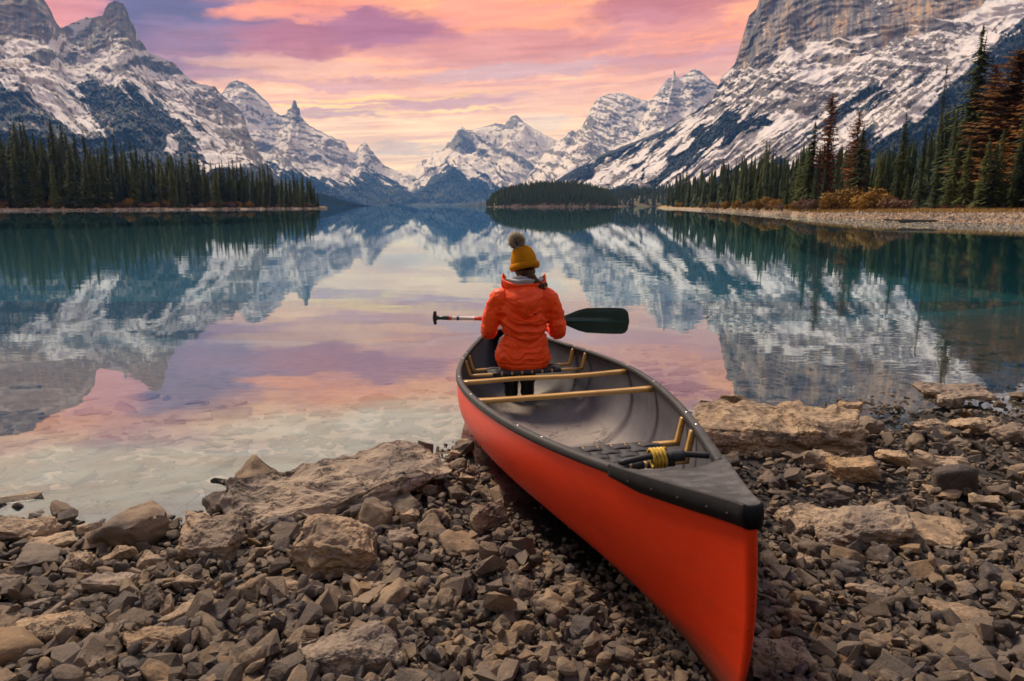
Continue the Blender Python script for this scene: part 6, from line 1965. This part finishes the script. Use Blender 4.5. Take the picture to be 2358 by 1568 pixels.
# ------------------------------------------------------------------ paddle across the knees
paddle = obj('paddle', None, loc=PS, rot=(0, 0, PYAW), label='paddle with dark green blade and white shaft lying across the lap of the person', cat='paddle')
M_BLADE = simple('dark_green_blade', (0.006, 0.040, 0.036, 1), 0.35, nscale=12, namp=.3, spec=.5)
M_GRIP = simple('black_grip', (0.012, 0.020, 0.022, 1), 0.4)
M_SHAFT = simple('white_shaft', (0.60, 0.56, 0.54, 1), 0.35)
M_REDB = simple('red_band', (0.62, 0.06, 0.03, 1), 0.4)
M_BLUEB = simple('blue_band', (0.03, 0.05, 0.18, 1), 0.4)
A0 = (HAL + HAR) / 2; A0 = A0 - PDIR * A0.dot(PDIR)
PM = PS
def along(X_): return HAL + PDIR * ((X_ - HAL[0]) / PDIR[0])
def seg(x0, x1, rad, mat_, name, parent, n=12):
    V, F = ring_tube([along(x0), along((x0 + x1) / 2), along(x1)], [rad, rad, rad], n)
    me = bpy.data.meshes.new(name); me.from_pydata([tuple(map(float, v)) for v in V], [], F); me.materials.append(mat_)
    for p in me.polygons: p.use_smooth = len(p.vertices) == 4
    return obj(name, me, parent)
shaft = seg(-.50, .40, .0135, M_SHAFT, 'shaft', paddle)
seg(-.585, -.50, .0145, M_BLADE, 'grip_sleeve', shaft); seg(-.505, -.488, .0152, M_REDB, 'band', shaft); seg(-.452, -.435, .0150, M_BLUEB, 'band', shaft)
seg(-.325, -.27, .0141, M_REDB, 'band', shaft); seg(-.27, -.245, .0175, M_GRIP, 'band', shaft)
me = fuse([tube([along(-.602) + np.array([0, 0, -.048]), along(-.606), along(-.602) + np.array([0, 0, .048])], [.011, .016, .011], 14, 12), tube([along(-.600), along(-.570)], [.015, .013], 6, 12)], .004, 2)
obj('grip', finish(me, M_GRIP), paddle)
def bw(x):      # half width of the blade along its length
    return np.interp(x, [.26, .30, .36, .42, .48, .56, .66, .74, .765, .782, .79], [.016, .026, .050, .075, .090, .093, .096, .094, .084, .060, .0])
n, m2 = 50, 17; V = np.zeros((n, m2, 3)); VB = np.zeros((n, m2, 3))
for i, x in enumerate(np.concatenate([np.linspace(.26, .74, 34), .74 + .05 * np.sin(np.linspace(.02, 1, 16) * math.pi / 2)])):
    for j in range(m2):
        k = -1 + 2 * j / (m2 - 1); wv = float(bw(x)); c_ = along(x)
        th = (.0045 + .010 * math.exp(-(k * wv / .012) ** 2) * (1 - smooth(np.array(x), .55, .76))) * (1 - abs(k) ** 6 * .7)
        V[i, j] = c_ + np.array([0, -th + .010 * k * k * wv * 8, k * wv]); VB[i, j] = c_ + np.array([0, th + .010 * k * k * wv * 8, k * wv])
F1 = quads(n, m2); F2 = F1[:, ::-1] + n * m2
edge = []
for i in range(n - 1):
    for j in (0, m2 - 1):
        q = (i * m2 + j, (i + 1) * m2 + j, (i + 1) * m2 + j + n * m2, i * m2 + j + n * m2); edge.append(q if j == 0 else q[::-1])
for i in (0, n - 1):
    for j in range(m2 - 1):
        q = (i * m2 + j, i * m2 + j + 1, i * m2 + j + 1 + n * m2, i * m2 + j + n * m2); edge.append(q if i else q[::-1])
blade = obj('blade', mesh_np('blade', np.concatenate([V.reshape(-1, 3), VB.reshape(-1, 3)]), np.concatenate([F1, F2, np.array(edge)]), M_BLADE, True), paddle)
M_SPINE = simple('teal_spine', (0.008, 0.085, 0.085, 1), 0.35)
V, F = ring_tube([along(.262) + np.array([0, -.006, 0]), along(.34) + np.array([0, -.008, 0]), along(.55) + np.array([0, -.010, 0]), along(.755) + np.array([0, -.004, 0])], [(.011, .009), (.010, .008), (.008, .006), (.003, .003)], 10)
me = bpy.data.meshes.new('spine'); me.from_pydata([tuple(map(float, v)) for v in V], [], F); obj('spine', finish(me, M_SPINE), blade)
# ================================================================== AIR
hm = bpy.data.materials.new('haze'); hm.use_nodes = True
hm.node_tree.nodes.clear(); t = NT(hm.node_tree)
ho = t.new('ShaderNodeOutputMaterial')
pv = t.new('ShaderNodeVolumePrincipled')
pv.inputs['Color'].default_value = (0.14, 0.38, 1.0, 1)
pv.inputs['Density'].default_value = HAZE_D
pv.inputs['Absorption Color'].default_value = (1, 1, 1, 1)
pv.inputs['Anisotropy'].default_value = 0.0
t.l.new(pv.outputs[0], ho.inputs['Volume'])
hv = [(x, y, z) for x in (-9200, 9200) for y in (-9200, 12200) for z in (-8.5, 960)]
hf = [(0, 1, 3, 2), (4, 6, 7, 5), (0, 4, 5, 1), (2, 3, 7, 6), (0, 2, 6, 4), (1, 5, 7, 3)]
me = bpy.data.meshes.new('haze'); me.from_pydata(hv, [], hf); me.materials.append(hm)
obj('haze', me, kind='stuff')
